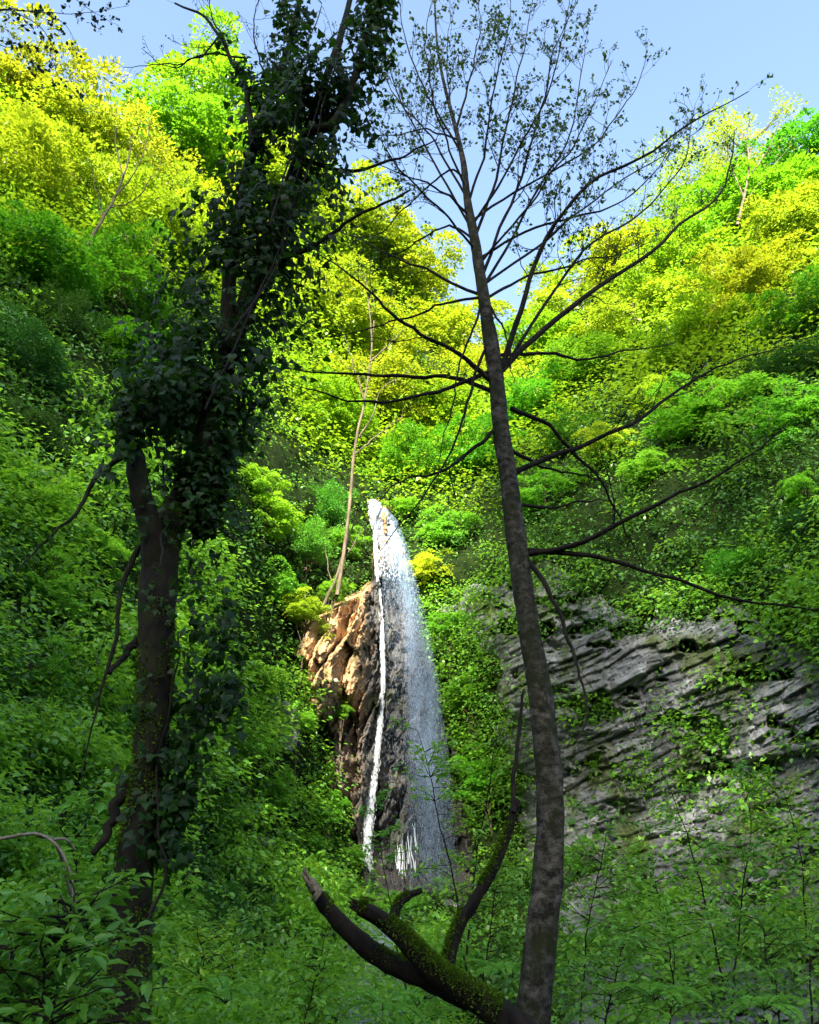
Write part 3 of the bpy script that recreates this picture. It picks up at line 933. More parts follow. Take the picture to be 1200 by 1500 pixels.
# ------------------------------------------------------------------ the grey tree, right of centre
YG = 8.0
trunk_px = [(772, 1640), (775, 1560), (780, 1480), (790, 1400), (798, 1320), (805, 1240), (806, 1160), (800, 1090), (789, 1000), (776, 920), (764, 840), (754, 770), (745, 700), (735, 630),
            (729, 570), (718, 500), (708, 430), (697, 360), (686, 300), (679, 240), (668, 190), (650, 120), (640, 60), (636, -20)]
trunk_w = [80, 72, 64, 59, 56, 53, 49, 46, 43, 40, 37, 35, 34, 32, 29, 26, 23, 19, 15, 11, 8, 5.5, 4, 2.5]
tp = A(trunk_px, float)
TG = at(tp[:, 0], tp[:, 1], YG)
fwd = TG[:, 1] * CP + TG[:, 2] * SP
TGr = A(trunk_w) * .385 / F * fwd
both = resample(np.hstack([TG, TGr[:, None]]), 170)
base = at(772, 1640, YG)
gt = empty('grey_tree', base, 'tall slender grey-barked tree with mossy trunk and nearly bare spreading boughs', 'tree')
b = Build(); add_tube(b, both[:, :3], both[:, 3], 36, .34, 5)
link('trunk', b.mesh('trunk', M['bark'], base, True), gt)
boughs = [
    # (pixel path, width px, depth change, twig spacing, twig length)
    ([(772, 812), (850, 795), (950, 745), (1040, 702), (1105, 665), (1150, 620)], 9, -.8, .45, .9),
    ([(770, 806), (860, 815), (960, 840), (1060, 872), (1190, 892), (1260, 890)], 8.5, -.5, .5, .7),
    ([(752, 692), (830, 660), (930, 620), (1010, 560), (1075, 532), (1140, 505)], 9, .6, .4, .9),
    ([(748, 598), (800, 622), (845, 665), (885, 715), (915, 775), (945, 835)], 7, .9, .5, .6),
    ([(730, 548), (775, 502), (870, 425), (950, 370), (1000, 328), (1045, 298), (1068, 255), (1074, 190)], 10, 1.0, .35, .9),
    ([(735, 540), (752, 490), (775, 420), (805, 335), (870, 266), (935, 232), (1010, 180), (1095, 135)], 9, -.8, .3, .9),
    ([(750, 740), (800, 742), (860, 736), (905, 732)], 6, .4, .5, .5),
    ([(748, 660), (800, 685), (850, 695), (905, 714)], 6, .7, .5, .5),
    ([(770, 818), (802, 860), (832, 930), (850, 985), (858, 1045), (838, 1090)], 8, -.9, .5, .45),
    ([(735, 520), (800, 518), (860, 524), (960, 508), (990, 500)], 6, 1.0, .5, .6),
    ([(722, 560), (665, 515), (600, 480), (545, 430), (500, 395), (462, 368)], 8, -.7, .45, .8),
    ([(728, 575), (660, 555), (560, 550), (480, 546), (395, 538)], 8, .5, .5, .7),
    ([(716, 545), (660, 566), (600, 582), (545, 589), (490, 580), (430, 560)], 7, -.8, .5, .7),
    ([(730, 625), (690, 662), (640, 690), (590, 706), (555, 735)], 7, -.5, .45, .7),
    ([(706, 432), (670, 420), (620, 395), (560, 368), (510, 345), (470, 320)], 6.5, .8, .4, .8),
    ([(702, 436), (650, 446), (600, 466), (540, 480), (450, 500)], 5.5, -.7, .45, .7),
    ([(708, 432), (695, 480), (672, 540), (655, 620), (635, 690)], 5, -.5, .5, .5),
    ([(716, 500), (692, 560), (680, 610), (650, 680), (612, 740), (555, 810)], 5, -.9, .5, .5),
    ([(696, 352), (660, 330), (620, 350), (560, 380), (500, 400)], 5, 1.0, .35, .8),
    ([(690, 318), (640, 275), (590, 255), (530, 230)], 5, -.6, .3, .8),
    ([(684, 290), (640, 215), (600, 165), (560, 110), (530, 70)], 5, .6, .28, .9),
    ([(676, 225), (640, 160), (610, 100), (590, 40), (580, -30)], 4.5, -.5, .25, .9),
    ([(668, 190), (690, 120), (700, 60), (706, -20)], 4.5, .6, .22, .9),
    ([(686, 300), (715, 200), (725, 120), (745, 40), (752, -20)], 5, -.7, .25, .9),
    ([(695, 350), (730, 250), (748, 160), (770, 70), (782, -20)], 6, .5, .25, .9),
    ([(704, 410), (735, 330), (770, 235), (795, 150), (815, 60), (850, -10)], 6.5, -.4, .25, .9),
    ([(706, 425), (760, 330), (800, 260), (835, 190), (850, 110), (862, 40)], 6, .9, .28, .9),
    ([(700, 380), (760, 345), (830, 320), (900, 300), (960, 250), (990, 190)], 5.5, .3, .3, .9),
    ([(708, 440), (760, 410), (840, 385), (900, 375), (970, 350)], 6, 1.2, .35, .8),
    ([(690, 325), (740, 290), (800, 255), (870, 210), (930, 130), (950, 60)], 5, 1.1, .28, .9),
    ([(712, 440), (735, 480), (750, 520), (752, 560)], 5, -.4, .5, .3),
    ([(682, 262), (655, 250), (600, 300), (560, 340), (500, 352)], 4.5, .9, .35, .7),
    ([(672, 205), (620, 190), (560, 200), (510, 180)], 4, .7, .3, .7),
    ([(690, 310), (670, 200), (655, 100), (660, -10)], 4.5, .9, .25, .9),
    ([(684, 280), (640, 170), (625, 90), (632, -10)], 4.5, -1.0, .25, .9),
    ([(694, 340), (630, 230), (590, 150), (560, 60), (545, -10)], 5, 1.3, .25, .9),
    ([(700, 370), (640, 300), (580, 240), (550, 190), (520, 140)], 5, -1.2, .25, .9),
    ([(692, 330), (760, 220), (810, 120), (830, 40), (835, -20)], 5, -1.1, .25, .9),
    ([(700, 390), (790, 280), (860, 180), (895, 90)], 5, -.9, .28, .9),
    ([(705, 420), (800, 350), (900, 270), (1000, 210), (1050, 170)], 5.5, 1.5, .28, .9),
    ([(735, 545), (800, 440), (860, 360), (930, 320), (1000, 240), (1020, 150)], 6, 1.9, .3, .9),
]
for i, (pp, w, dY, sp_, tl) in enumerate(boughs):
    r = np.random.default_rng(500 + i)
    # root on the trunk axis
    P = path(pp, YG, dY, .10, 26, i)
    w0 = w * (.5 if pp[0][1] > 450 else .40) / F * (P[0][1] * CP + P[0][2] * SP)
    R = w0 * (np.linspace(1, .14, 26) ** .9)
    b = Build(); add_tube(b, P, R, 8, .25, i)
    lv = []
    upper = pp[-1][1] < 420
    twigs(b, lv, P, R, r, 2 if upper else 1, sp_ * (.72 if upper else 1), tl, .28 if upper else .1, .2, .052, .46 if upper else .12, .0028)
    br = link('branch', b.mesh('branch', M['branch'], base, True), gt)
    leaf_obj('leaves', lv, M['bud'], br, base, LEAF_OVAL, i)

# ------------------------------------------------------------------ the leaning ivy tree, left
YI = 5.0
lt_px = [(165, 1640), (172, 1560), (182, 1480), (188, 1400), (192, 1320), (200, 1240), (213, 1160), (222, 1080), (226, 1000), (229, 920), (232, 850), (240, 800), (262, 740), (288, 680), (308, 610), (330, 540),
         (352, 470), (376, 400), (402, 330), (428, 260), (452, 190), (476, 120), (500, 50), (520, -30)]
lt_w = [150, 120, 96, 84, 78, 72, 58, 62, 66, 66, 66, 60, 50, 46, 42, 38, 35, 32, 28, 24, 20, 16, 12, 9]
lp_ = A(lt_px, float)
LT = at(lp_[:, 0], lp_[:, 1], np.linspace(YI, YI + .6, len(lp_)))
LTr = A(lt_w) * .37 / F * (LT[:, 1] * CP + LT[:, 2] * SP)
both = resample(np.hstack([LT, LTr[:, None]]), 180)
base = LT[0]
it = empty('leaning_tree', base, 'dark leaning tree on the left with forked trunk wrapped in ivy', 'tree')
b = Build(); add_tube(b, both[:, :3], both[:, 3], 30, .35, 15)
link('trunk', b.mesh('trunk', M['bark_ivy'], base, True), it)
limbs = [
    ([(232, 880), (218, 780), (207, 715), (198, 670), (188, 642), (178, 616)], 44, .5, -.35),
    ([(330, 545), (335, 440), (345, 330), (372, 220), (400, 130), (432, 40), (440, -30)], 26, .35, .4),
    ([(372, 220), (360, 130), (340, 90), (322, 52), (300, 25), (256, 4)], 11, .3, .3),
    ([(452, 190), (490, 180), (520, 110), (545, 40), (560, -30)], 15, .3, -.2),
    ([(380, 390), (450, 365), (520, 320), (600, 278)], 9, .3, -.3),
    ([(440, 230), (500, 250), (560, 240), (640, 205)], 7, .3, .2),
    ([(232, 800), (205, 800), (180, 860), (170, 930), (152, 985), (140, 1040), (118, 1140)], 9, .12, -.4),
    ([(205, 1130), (180, 1160), (160, 1210), (140, 1250)], 22, .4, -.3),
    ([(222, 920), (190, 950), (160, 985)], 16, .4, -.3),
    ([(196, 660), (150, 690), (120, 740), (70, 790), (20, 840)], 9, .15, -.5),
]
for i, (pp, w, endw, dY) in enumerate(limbs):
    t0 = YI + .3
    P = path(pp, t0, dY, .05, 24, 40 + i)
    w0 = w * .5 / F * (P[0][1] * CP + P[0][2] * SP)
    b = Build(); add_tube(b, P, w0 * np.linspace(1, endw, 24), 12, .3, 60 + i)
    r = np.random.default_rng(700 + i)
    lv = []
    R = w0 * np.linspace(1, endw, 24)
    if i in (1, 2, 3, 4, 5):
        twigs(b, lv, P, R, r, 2 if i in (2, 1) else 1, .22, .55, .05 if i == 2 else .15, .45, .03, .10, .0018)
    if i in (6, 9):
        twigs(b, lv, P, R, r, 1, .25, .4, -.2, .3, .05, .4, .002)
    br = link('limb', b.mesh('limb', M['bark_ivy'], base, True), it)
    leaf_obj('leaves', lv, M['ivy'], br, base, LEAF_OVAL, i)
# bare twigs at the top left of the leaning tree
for i, pp in enumerate([[(322, 52), (290, 85), (240, 95), (182, 97)], [(360, 85), (300, 80), (250, 100), (205, 70)], [(330, 60), (310, 20), (312, -20)], [(400, 130), (372, 60), (380, 0), (420, -30)],
                        [(360, 130), (440, 100), (500, 40), (590, -10)]]):
    r = np.random.default_rng(740 + i)
    P = path(pp, YI + .55, .2 * (i - 1), .06, 20, 80 + i)
    R = np.linspace(.012, .003, 20)
    b = Build(); add_tube(b, P, R, 5)
    lv = []
    twigs(b, lv, P, R, r, 2, .10, .36, .1, .1, .025, .12, .002)
    br = link('twig', b.mesh('twig', M['branch'], base, True), it)
    leaf_obj('leaves', lv, M['bud'], br, base, LEAF_OVAL, i)

# ivy growing on it
iv = empty('climbing_ivy', base + A([.1, -.05, 0]), 'thick mantle of dark glossy ivy climbing the leaning trunk', 'ivy')
ibase = base + A([.1, -.05, 0])


def ivy_leaves(b, pp, rad_px, n, r, dY=0.0, size=.068, Y0=YI + .3, hang=.5, thr=.45):
    """leaves in a loose sleeve around a path; rad_px gives the sleeve's half width along it."""
    p = A(pp, float)
    m = len(p)
    tt = np.linspace(0, 1, m)
    seg = np.concatenate([[0], np.cumsum(np.linalg.norm(np.diff(p, axis=0), axis=1))]); seg /= seg[-1]
    t = r.random(n)
    X = np.interp(t, seg, p[:, 0]); Y_ = np.interp(t, seg, p[:, 1]); rp = np.interp(t, seg, A(rad_px, float))
    # clumps: keep by noise so gaps let the light behind show
    ctr = at(X, Y_, Y0 + dY * t)
    fw = ctr[:, 1] * CP + ctr[:, 2] * SP
    Rr = rp / F * fw
    th = r.uniform(0, 2 * math.pi, n)
    rr = np.sqrt(r.uniform(.08, 1, n)) * (1 + .25 * r.normal(size=n))
    off = np.stack([np.cos(th) * Rr * rr, np.sin(th) * np.minimum(Rr, .38) * rr, r.normal(size=n) * .08 - .1 * rr * Rr], 1)
    C = ctr + off
    q = C * 2.7
    keep = fbm(q[:, 0] * 1.2, q[:, 1] * .6, q[:, 2] * 1.1, 33, 3) > thr
    C, off = C[keep], off[keep]; k = len(C)
    outn = unit(off + A([0, -.25, .12]) + r.normal(size=(k, 3)) * .15)
    no = outn + r.normal(size=(k, 3)) * .45 + A([0, 0, .25])
    ax = A([0, 0, -1.0]) * hang + outn * .35 + r.normal(size=(k, 3)) * .5
    L = size * r.uniform(.55, 1.3, k)
    add_leaves(b, C, ax, no, L, L * 1.0, np.clip(r.random(k), 0, 1), LEAF_IVY)


r = np.random.default_rng(77)
b = Build()
main_px = [(300, 770), (300, 690), (296, 610), (302, 530), (335, 440), (365, 360), (398, 290), (425, 225), (452, 165), (470, 110)]
ivy_leaves(b, main_px, [12, 32, 72, 104, 114, 112, 104, 90, 70, 38], 10500, r)
ivy_leaves(b, [(365, 360), (398, 290), (425, 225), (455, 160), (470, 100)], [70, 84, 84, 80, 56], 2600, r)
ivy_leaves(b, [(400, 240), (400, 150), (420, 80), (440, -20)], [44, 42, 32, 24], 1500, r, .3)
ivy_leaves(b, [(460, 240), (495, 170), (525, 100), (548, 30), (556, -20)], [64, 54, 42, 30, 26], 2100, r, -.1)
ivy_leaves(b, [(375, 130), (350, 95), (325, 58)], [20, 16, 9], 220, r, .2)
ivy_leaves(b, [(195, 600), (250, 580), (330, 560), (400, 540)], [30, 40, 56, 40], 1100, r, -.2)
ivy_leaves(b, [(165, 680), (180, 630), (205, 590), (250, 560)], [24, 36, 44, 46], 900, r, -.1, Y0=YI - .05, thr=.3)
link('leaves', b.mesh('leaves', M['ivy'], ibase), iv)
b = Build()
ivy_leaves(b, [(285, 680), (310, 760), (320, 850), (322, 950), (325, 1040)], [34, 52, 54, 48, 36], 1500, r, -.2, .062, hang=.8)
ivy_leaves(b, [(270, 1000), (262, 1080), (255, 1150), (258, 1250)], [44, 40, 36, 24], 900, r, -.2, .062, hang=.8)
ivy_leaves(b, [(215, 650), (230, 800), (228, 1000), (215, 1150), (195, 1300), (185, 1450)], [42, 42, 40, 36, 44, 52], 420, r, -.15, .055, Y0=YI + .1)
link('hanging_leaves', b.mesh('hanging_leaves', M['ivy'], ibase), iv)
b = Build()
for i, pp in enumerate([[(190, 1400), (240, 1290), (232, 1150), (255, 1000), (262, 920)], [(235, 830), (245, 735), (236, 690), (246, 660)], [(300, 600), (360, 470), (420, 330), (470, 180), (510, 20)], [(330, 500), (410, 380), (438, 250), (500, 60)],
                        [(180, 1440), (200, 1390), (175, 1330), (180, 1290)], [(395, 330), (430, 200), (440, 120), (470, 10)]]):
    P = path(pp, YI - .12, .35, .08, 24, 90 + i)
    add_tube(b, P, np.linspace(.009, .005, 24), 6)
link('vine_stem', b.mesh('vine_stem', M['branch'], ibase, True), iv)

# ------------------------------------------------------------------ mossy dead limb at the bottom
YL = 6.4
lbase = at(800, 1620, YL)
dl = empty('mossy_dead_limb', lbase, 'fallen forked dead limb with moss on top and broken pale end', 'fallen limb')
b = Build()
parts = []


def limb(name, pts, w0, w1, dY, mat, seed, sm=.35, n=40):
    P = path(pts, YL, dY, .03, n, seed)
    fw = (P[:, 1] * CP + P[:, 2] * SP)
    R = np.linspace(w0, w1, n) * .5 / F * fw
    b = Build(); add_tube(b, P, R, 18, sm, seed)
    o = link(name, b.mesh(name, M[mat], lbase, True), dl)
    return P, R, o


L1 = limb('main_limb', [(840, 1600), (790, 1545), (740, 1492), (690, 1458), (640, 1425), (600, 1385), (562, 1350), (530, 1328)], 52, 22, -.2, 'log', 201)
L2 = limb('broken_limb', [(690, 1462), (640, 1440), (590, 1420), (545, 1394), (505, 1358), (478, 1326), (466, 1310)], 36, 19, .15, 'log', 202)
L3 = limb('broken_end', [(468, 1313), (460, 1302), (453, 1291)], 18, 13, .0, 'heart', 203, .6, 12)
for (P_, R_, o_), m_ in ((L3, 'heart'), (L1, 'log')):
    r = np.random.default_rng(206)
    b = Build()
    t_ = unit(P_[-1] - P_[-3])
    for k in range(14):
        side = r.normal(size=3); side = unit(side - t_ * np.dot(side, t_)) * R_[-1] * r.uniform(.2, .85)
        a_ = P_[-1] + side - t_ * .03
        add_tube(b, A([a_, a_ + t_ * r.uniform(.03, .08), a_ + t_ * r.uniform(.09, .15) + r.normal(size=3) * .008]), [.014, .010, .003], 5)
    link('splinters', b.mesh('splinters', M[m_], lbase), o_)
L4 = limb('upright_branch', [(655, 1425), (660, 1395), (672, 1360), (700, 1310), (728, 1260), (745, 1215), (758, 1172)], 19, 11, .2, 'log', 204)
L5 = limb('thin_branch', [(752, 1190), (754, 1130), (762, 1060), (768, 1010)], 7, 4, .4, 'log', 205, .3, 20)
L6 = limb('curved_stub', [(576, 1356), (582, 1330), (596, 1315), (616, 1303)], 17, 8, .1, 'log', 206, .4, 16)
r = np.random.default_rng(88)
b = Build()
for (P, R, o), dens in ((L1, 22000), (L2, 3600), (L4, 5000), (L6, 1600)):
    i = r.integers(0, len(P), dens)
    th = r.normal(size=dens) * .75
    side = unit(np.cross(np.gradient(P, axis=0), A([0, 1, 0.0])))[i]
    side[side[:, 2] < 0] *= -1
    nrm = unit(side * np.cos(th)[:, None] + A([0, -1, 0]) * np.sin(th)[:, None])
    C = P[i] + nrm * R[i][:, None] * r.uniform(.88, 1.1, dens)[:, None] + np.gradient(P, axis=0)[i] * r.uniform(-.5, .5, dens)[:, None]
    keep = fbm(C[:, 0] * 6, C[:, 2] * 6, 0, 3, 2) > .38
    C, nrm = C[keep], nrm[keep]; k = len(C)
    L = r.uniform(.010, .028, k)
    add_leaves(b, C, nrm + r.normal(size=(k, 3)) * .7, r.normal(size=(k, 3)), L, L * .45, r.random(k))
link('moss', b.mesh('moss', M['moss'], lbase), dl)


# moss on the two trunks
def trunk_moss(parent, P, R, origin, n, seed, lo):
    r = np.random.default_rng(seed)
    i = r.integers(0, len(P), n); th = r.uniform(0, 2 * math.pi, n)
    nrm = np.stack([np.cos(th), np.sin(th), th * 0], 1)
    C = P[i] + nrm * R[i][:, None] * 1.0 + A([0, 0, 1]) * r.uniform(-.05, .05, n)[:, None]
    keep = fbm(C[:, 0] * 4, C[:, 2] * 4, C[:, 1] * 4, seed, 3) > lo
    C, nrm = C[keep], nrm[keep]; k = len(C)
    L = r.uniform(.012, .03, k)
    b = Build()
    add_leaves(b, C, nrm + r.normal(size=(k, 3)) * .6 + A([0, 0, -.4]), r.normal(size=(k, 3)), L, L * .5, r.random(k))
    link('moss', b.mesh('moss', M['moss'], origin), parent)


trunk_moss(it, both[:110, :3], both[:110, 3], base, 26000, 5, .50)

# ------------------------------------------------------------------ waterfall
wb = at(560, 1420, 38.0)
wf = empty('waterfall', wb, 'tall thin waterfall with a white jet and wide veil of spray', 'waterfall')
r = np.random.default_rng(99)
YW = 40.6
jet_px = [(548, 733), (549, 770), (551, 815), (555, 865), (559, 915), (561, 965), (561, 1010), (557, 1060), (552, 1110), (545, 1160), (540, 1210), (536, 1260), (538, 1310), (541, 1345)]
jet_w = [9, 5.5, 4.5, 5, 5.5, 5.5, 5.5, 6, 8, 10, 12, 13, 13, 12]
jp = A(jet_px, float)
JY = np.interp(jp[:, 1], [733, 800, 1345], [43.2, YW, YW - 1.6])
JP = at(jp[:, 0], jp[:, 1], JY)
JW = A(jet_w) / F * (JP[:, 1] * CP + JP[:, 2] * SP)
J = resample(np.hstack([JP, JW[:, None]]), 90)
b = Build()
for k in range(18):
    t0, t1 = sorted(r.uniform(-.15, 1.15, 2)) if k > 3 else (0, 1)
    i0, i1 = int(np.clip(t0, 0, .9) * 89), int(np.clip(max(t1, t0 + .12), .1, 1) * 89)
    q = J[i0:i1 + 1]
    if len(q) < 5: continue
    tt = np.linspace(0, 9, len(q))
    off = np.stack([vnoise(tt + k * 9, tt * 0, 0, k) - .5, vnoise(tt + k * 5, tt * 0 + 3, 0, k) - .5, tt * 0], 1) * q[:, 3:4] * A([1.0, .8, 0])
    taper = np.clip(np.minimum(np.arange(len(q)), len(q) - 1 - np.arange(len(q))) / 5, .1, 1)
    add_tube(b, q[:, :3] + off, q[:, 3] * r.uniform(.03, .11) * (.3 + 1.2 * vnoise(tt * 2.3, tt * 0 + k, 0, 7)) * taper, 5)
link('jet', b.mesh('jet', M['white'], wb, True), wf)

# veil of falling drops: short streaks filling a volume that widens as it falls
def drops(name, n, f_lr, dens, lenr, wid, seed, depth=1.6, py_r=(735, 1330), mat='spray'):
    r = np.random.default_rng(seed)
    py = r.uniform(*py_r, n * 3)
    u = r.random(n * 3)
    l, rr = f_lr(py)
    px = l + (rr - l) * u
    keep = r.random(n * 3) < dens(px, py, u)
    px, py = px[keep][:n], py[keep][:n]; k = len(px)
    Y = np.interp(py, [735, 820, 1350], [43, YW, YW - 2.0]) - r.random(k) * depth * np.clip((py - 730) / 250, .1, 1)
    P = at(px, py, Y)
    L = r.uniform(*lenr, k); w = r.uniform(*wid, k)
    lean = np.stack([.05 + .10 * r.normal(size=k), .06 * r.normal(size=k), -np.ones(k)], 1)
    d = unit(lean)
    a = r.uniform(0, 6.28, k)
    u1 = np.stack([np.cos(a), np.sin(a), a * 0], 1); u2 = np.stack([-np.sin(a), np.cos(a), a * 0], 1)
    top, bot, mid = P - d * L[:, None] * .5, P + d * L[:, None] * .5, P + d * L[:, None] * .15
    ring = [mid + (u1 * math.cos(t) + u2 * math.sin(t)) * w[:, None] for t in (0, 2.09, 4.19)]
    V = np.stack([top, *ring, bot], 1)
    f = A([(0, 1, 2), (0, 2, 3), (0, 3, 1), (4, 2, 1), (4, 3, 2), (4, 1, 3)])
    b = Build(); b.add(V.reshape(-1, 3), (f[None] + (np.arange(k) * 5)[:, None, None]).reshape(-1, 3))
    return link(name, b.mesh(name, M[mat], wb), wf)


VL = lambda py: (np.interp(py, [735, 800, 870, 1000, 1100, 1200, 1300], [544, 556, 561, 566, 562, 558, 552]),
                 np.interp(py, [735, 760, 800, 860, 920, 1000, 1060, 1120, 1200, 1330], [556, 582, 598, 614, 630, 644, 652, 660, 668, 682]))


def vd(px, py, u):
    streak = .35 + .9 * vnoise(px / 7, py / 160, 0, 31)
    right = np.interp(py, [735, 800, 850, 950, 1150, 1300], [.5, .3, .22, .12, .07, .05])
    core = np.exp(-((u - np.interp(py, [735, 900, 1000, 1300], [.5, .62, .66, .62])) / .22) ** 2)
    fade = np.interp(py, [735, 790, 900, 1000, 1150, 1250, 1330], [.9, .75, .7, .8, .8, .55, .3])
    edge = np.clip((1 - u) / .08, 0, 1)
    return np.clip((right + core * .75) * fade * streak * edge, 0, 1)


drops('spray_veil', 52000, VL, vd, (.06, .22), (.0013, .0030), 41)
drops('mist', 85000, VL, lambda px, py, u: np.clip(np.exp(-((u - .68) / .22) ** 2) * np.interp(py, [735, 900, 990, 1100, 1200, 1300, 1330], [.05, .2, .8, 1, .7, .3, .05]), 0, 1), (.03, .09), (.0014, .0030), 42, 2.8)
jc = lambda py: np.interp(py, jp[:, 1], jp[:, 0])
jw = lambda py: np.interp(py, jp[:, 1], jet_w)
drops('jet_spray', 11000, lambda py: (jc(py) - jw(py) * .8, jc(py) + jw(py) * 1.05), lambda px, py, u: np.exp(-((u - .42) / .22) ** 2) * (.3 + .7 * vnoise(px / 2, py / 25, 0, 12)), (.08, .35), (.004, .011), 44, .5, (733, 1345), 'white')
drops('crest_foam', 1500, lambda py: (np.interp(py, [732, 760, 800, 850], [538, 541, 550, 556]), np.interp(py, [732, 760, 800, 850], [550, 572, 592, 600])),
      lambda px, py, u: np.interp(py, [732, 800, 850], [.5, .6, .1]), (.08, .28), (.007, .022), 43, .6, (732, 850), 'white')


def strands(name, tops, Y, n, w, seed):
    r = np.random.default_rng(seed)
    b = Build()
    for (xa, ya, xb, yb) in tops:
        for k in range(n):
            x = r.uniform(-1, 1) * w
            a0, a1 = r.uniform(0, .3), r.uniform(.7, 1)
            t = np.linspace(a0, a1, 12)
            px = xa + (xb - xa) * t + x + (vnoise(t * 4 + k, t * 0, 0, seed + k) - .5) * 5
            P = at(px, ya + (yb - ya) * t, Y)
            add_tube(b, P, np.linspace(.012, .022, 12) * r.uniform(.4, 1.4), 5)
    return link(name, b.mesh(name, M['white'], wb, True), wf)


strands('side_cascade', [(590, 1215, 592, 1290), (582, 1232, 580, 1285), (604, 1200, 608, 1290)], 39.0, 6, 8, 5)
strands('lower_cascade', [(543, 1400, 546, 1475), (548, 1405, 552, 1478)], 22.5, 16, 8, 6)
strands('lower_cascade', [(590, 1430, 592, 1485)], 22.0, 8, 4, 7)

# stream below the fall
sp = A([(560, 1345), (548, 1380), (545, 1420), (552, 1500), (590, 1640)], float)
b = Build()
SPc = at(sp[:, 0], sp[:, 1], Yt(sp[:, 0], sp[:, 1]) * .97); SPc = resample(SPc, 40)
Vs = np.stack([SPc + A([-.7, 0, .05]), SPc + A([.7, 0, .05])], 1)
b.add(Vs.reshape(-1, 3), grid_faces(40, 2)[:, ::-1])
tag(link('stream', b.mesh('stream', plain_mat('stream_water', (.05, .07, .08), (.35, .42, .5), 4, .12, .6, .5))), 'narrow stream running from the foot of the fall', 'stream', kind='structure')

# ------------------------------------------------------------------ saplings and near plants
def sapling(name, label, pts, Y, leaf, n_tw, tl, color=(1, 1, 1), seed=0, cat='sapling', group=None, dY=0, up=.1, lw=.5, per=9):
    r = np.random.default_rng(seed)
    P = path(pts, Y, dY, .08, 22, seed)
    base = P[0]
    e = empty(name, base, label, cat, group)
    b = Build()
    L = np.linalg.norm(np.diff(P, axis=0), axis=1).sum()
    R = np.linspace(max(.012, L * .005), .004, 22)
    add_tube(b, P, R, 6)
    T = unit(np.gradient(P, axis=0))
    Cs, As, Ns, Ls = [], [], [], []
    for k in range(n_tw):
        i = r.integers(5, 22)
        az = r.uniform(0, 6.28)
        d = unit(A([math.cos(az), math.sin(az), r.uniform(-.1, .5)]) + T[i] * .3)
        ln = tl * r.uniform(.5, 1.2) * (1.2 - .6 * i / 22)
        m = 8
        q = [P[i]]; dd = d
        for _ in range(m - 1):
            dd = unit(dd + r.normal(size=3) * .12 + A([0, 0, up * .3 - .07]))
            q.append(q[-1] + dd * ln / (m - 1))
        q = A(q)
        add_tube(b, q, np.linspace(.006, .002, m), 3)
        for j in range(2, m):
            for s in range(per // 3 + (j == m - 1) * 2):
                t = unit(q[j] - q[j - 1])
                side = unit(np.cross(t, A([0, 0, 1.0])))
                a = t * .6 + side * (1 if s % 2 else -1) * r.uniform(.4, 1.1) + r.normal(size=3) * .25 + A([0, 0, -.15])
                Cs.append(q[j] + r.normal(size=3) * leaf * .35); As.append(a)
                Ns.append(A([0, 0, 1.0]) + r.normal(size=3) * .4); Ls.append(leaf * r.uniform(.55, 1.25))
    link('stem', b.mesh('stem', M['branch'], base, True), e)
    b = Build(); Ls = A(Ls)
    add_leaves(b, A(Cs), A(As), A(Ns), Ls, Ls * lw, r.random(len(Ls)), LEAF_OVAL)
    o = link('leaves', b.mesh('leaves', M['sapling'], base), e); o.color = (*color, 1)
    return e


SG = 'saplings at the gorge floor'
saps = [
    ('spindly sapling in front of the waterfall spray, right side', [(690, 1480), (668, 1320), (650, 1230), (628, 1130), (610, 1070)], 12, .10, 26, .75),
    ('low sapling in front of the waterfall foot', [(600, 1480), (575, 1340), (560, 1250), (548, 1180)], 14, .10, 20, .7),
    ('sapling leaning right beside the spray towards the grey trunk', [(680, 1480), (690, 1330), (705, 1220), (720, 1130), (730, 1060)], 13, .10, 26, .75),
    ('sapling between the mossy limb and the grey trunk', [(700, 1500), (712, 1400), (722, 1330), (735, 1270)], 10.5, .09, 26, .6),
    ('tall sapling right of the grey trunk, slanting left', [(1060, 1440), (1020, 1270), (985, 1170), (960, 1110)], 13, .10, 26, .7),
    ('tall sapling with forked stem before the right cliff', [(1070, 1500), (1085, 1330), (1100, 1220), (1085, 1140)], 12, .10, 34, .85),
    ('sapling at the right frame edge before the cliff', [(1190, 1500), (1180, 1330), (1165, 1220), (1150, 1160)], 12, .10, 28, .8),
    ('bushy sapling close to the right of the grey trunk', [(850, 1500), (862, 1350), (880, 1260), (890, 1200)], 12, .11, 34, .85),
    ('bushy sapling at the bottom between trunk and right edge', [(980, 1560), (985, 1440), (975, 1340), (960, 1290)], 10, .10, 38, .85),
    ('dim sapling at the bottom right corner', [(1150, 1600), (1140, 1480), (1125, 1400), (1110, 1350)], 9, .09, 34, .75),
    ('dim sapling at the bottom right of the grey trunk base', [(880, 1600), (890, 1480), (905, 1410), (915, 1370)], 9, .085, 34, .65),
    ('thin stemmed sapling left of the mossy limb', [(355, 1600), (348, 1480), (340, 1400), (352, 1330)], 9, .08, 30, .6),
    ('thin sapling with pale stem below the broken limb end', [(440, 1600), (450, 1480), (470, 1410), (475, 1360)], 9.5, .08, 28, .6),
    ('sapling beneath the forked mossy limb', [(590, 1600), (600, 1520), (615, 1470), (640, 1440)], 9, .08, 26, .55),
    ('sapling right of the dark trunk foot', [(270, 1620), (280, 1500), (300, 1420), (290, 1360)], 8.5, .08, 32, .6),
]
for i, (lb, pts, Y, lf, nt_, tl) in enumerate(saps):
    c = (.7, .75, .9) if 'dim' in lb else [(1, 1, 1), (.72, .85, 1), (1.35, 1.1, 1), (.85, .8, 1.2)][i % 4]
    sapling('sapling', lb, pts, Y, lf, nt_, tl, c, 900 + i, group=SG)

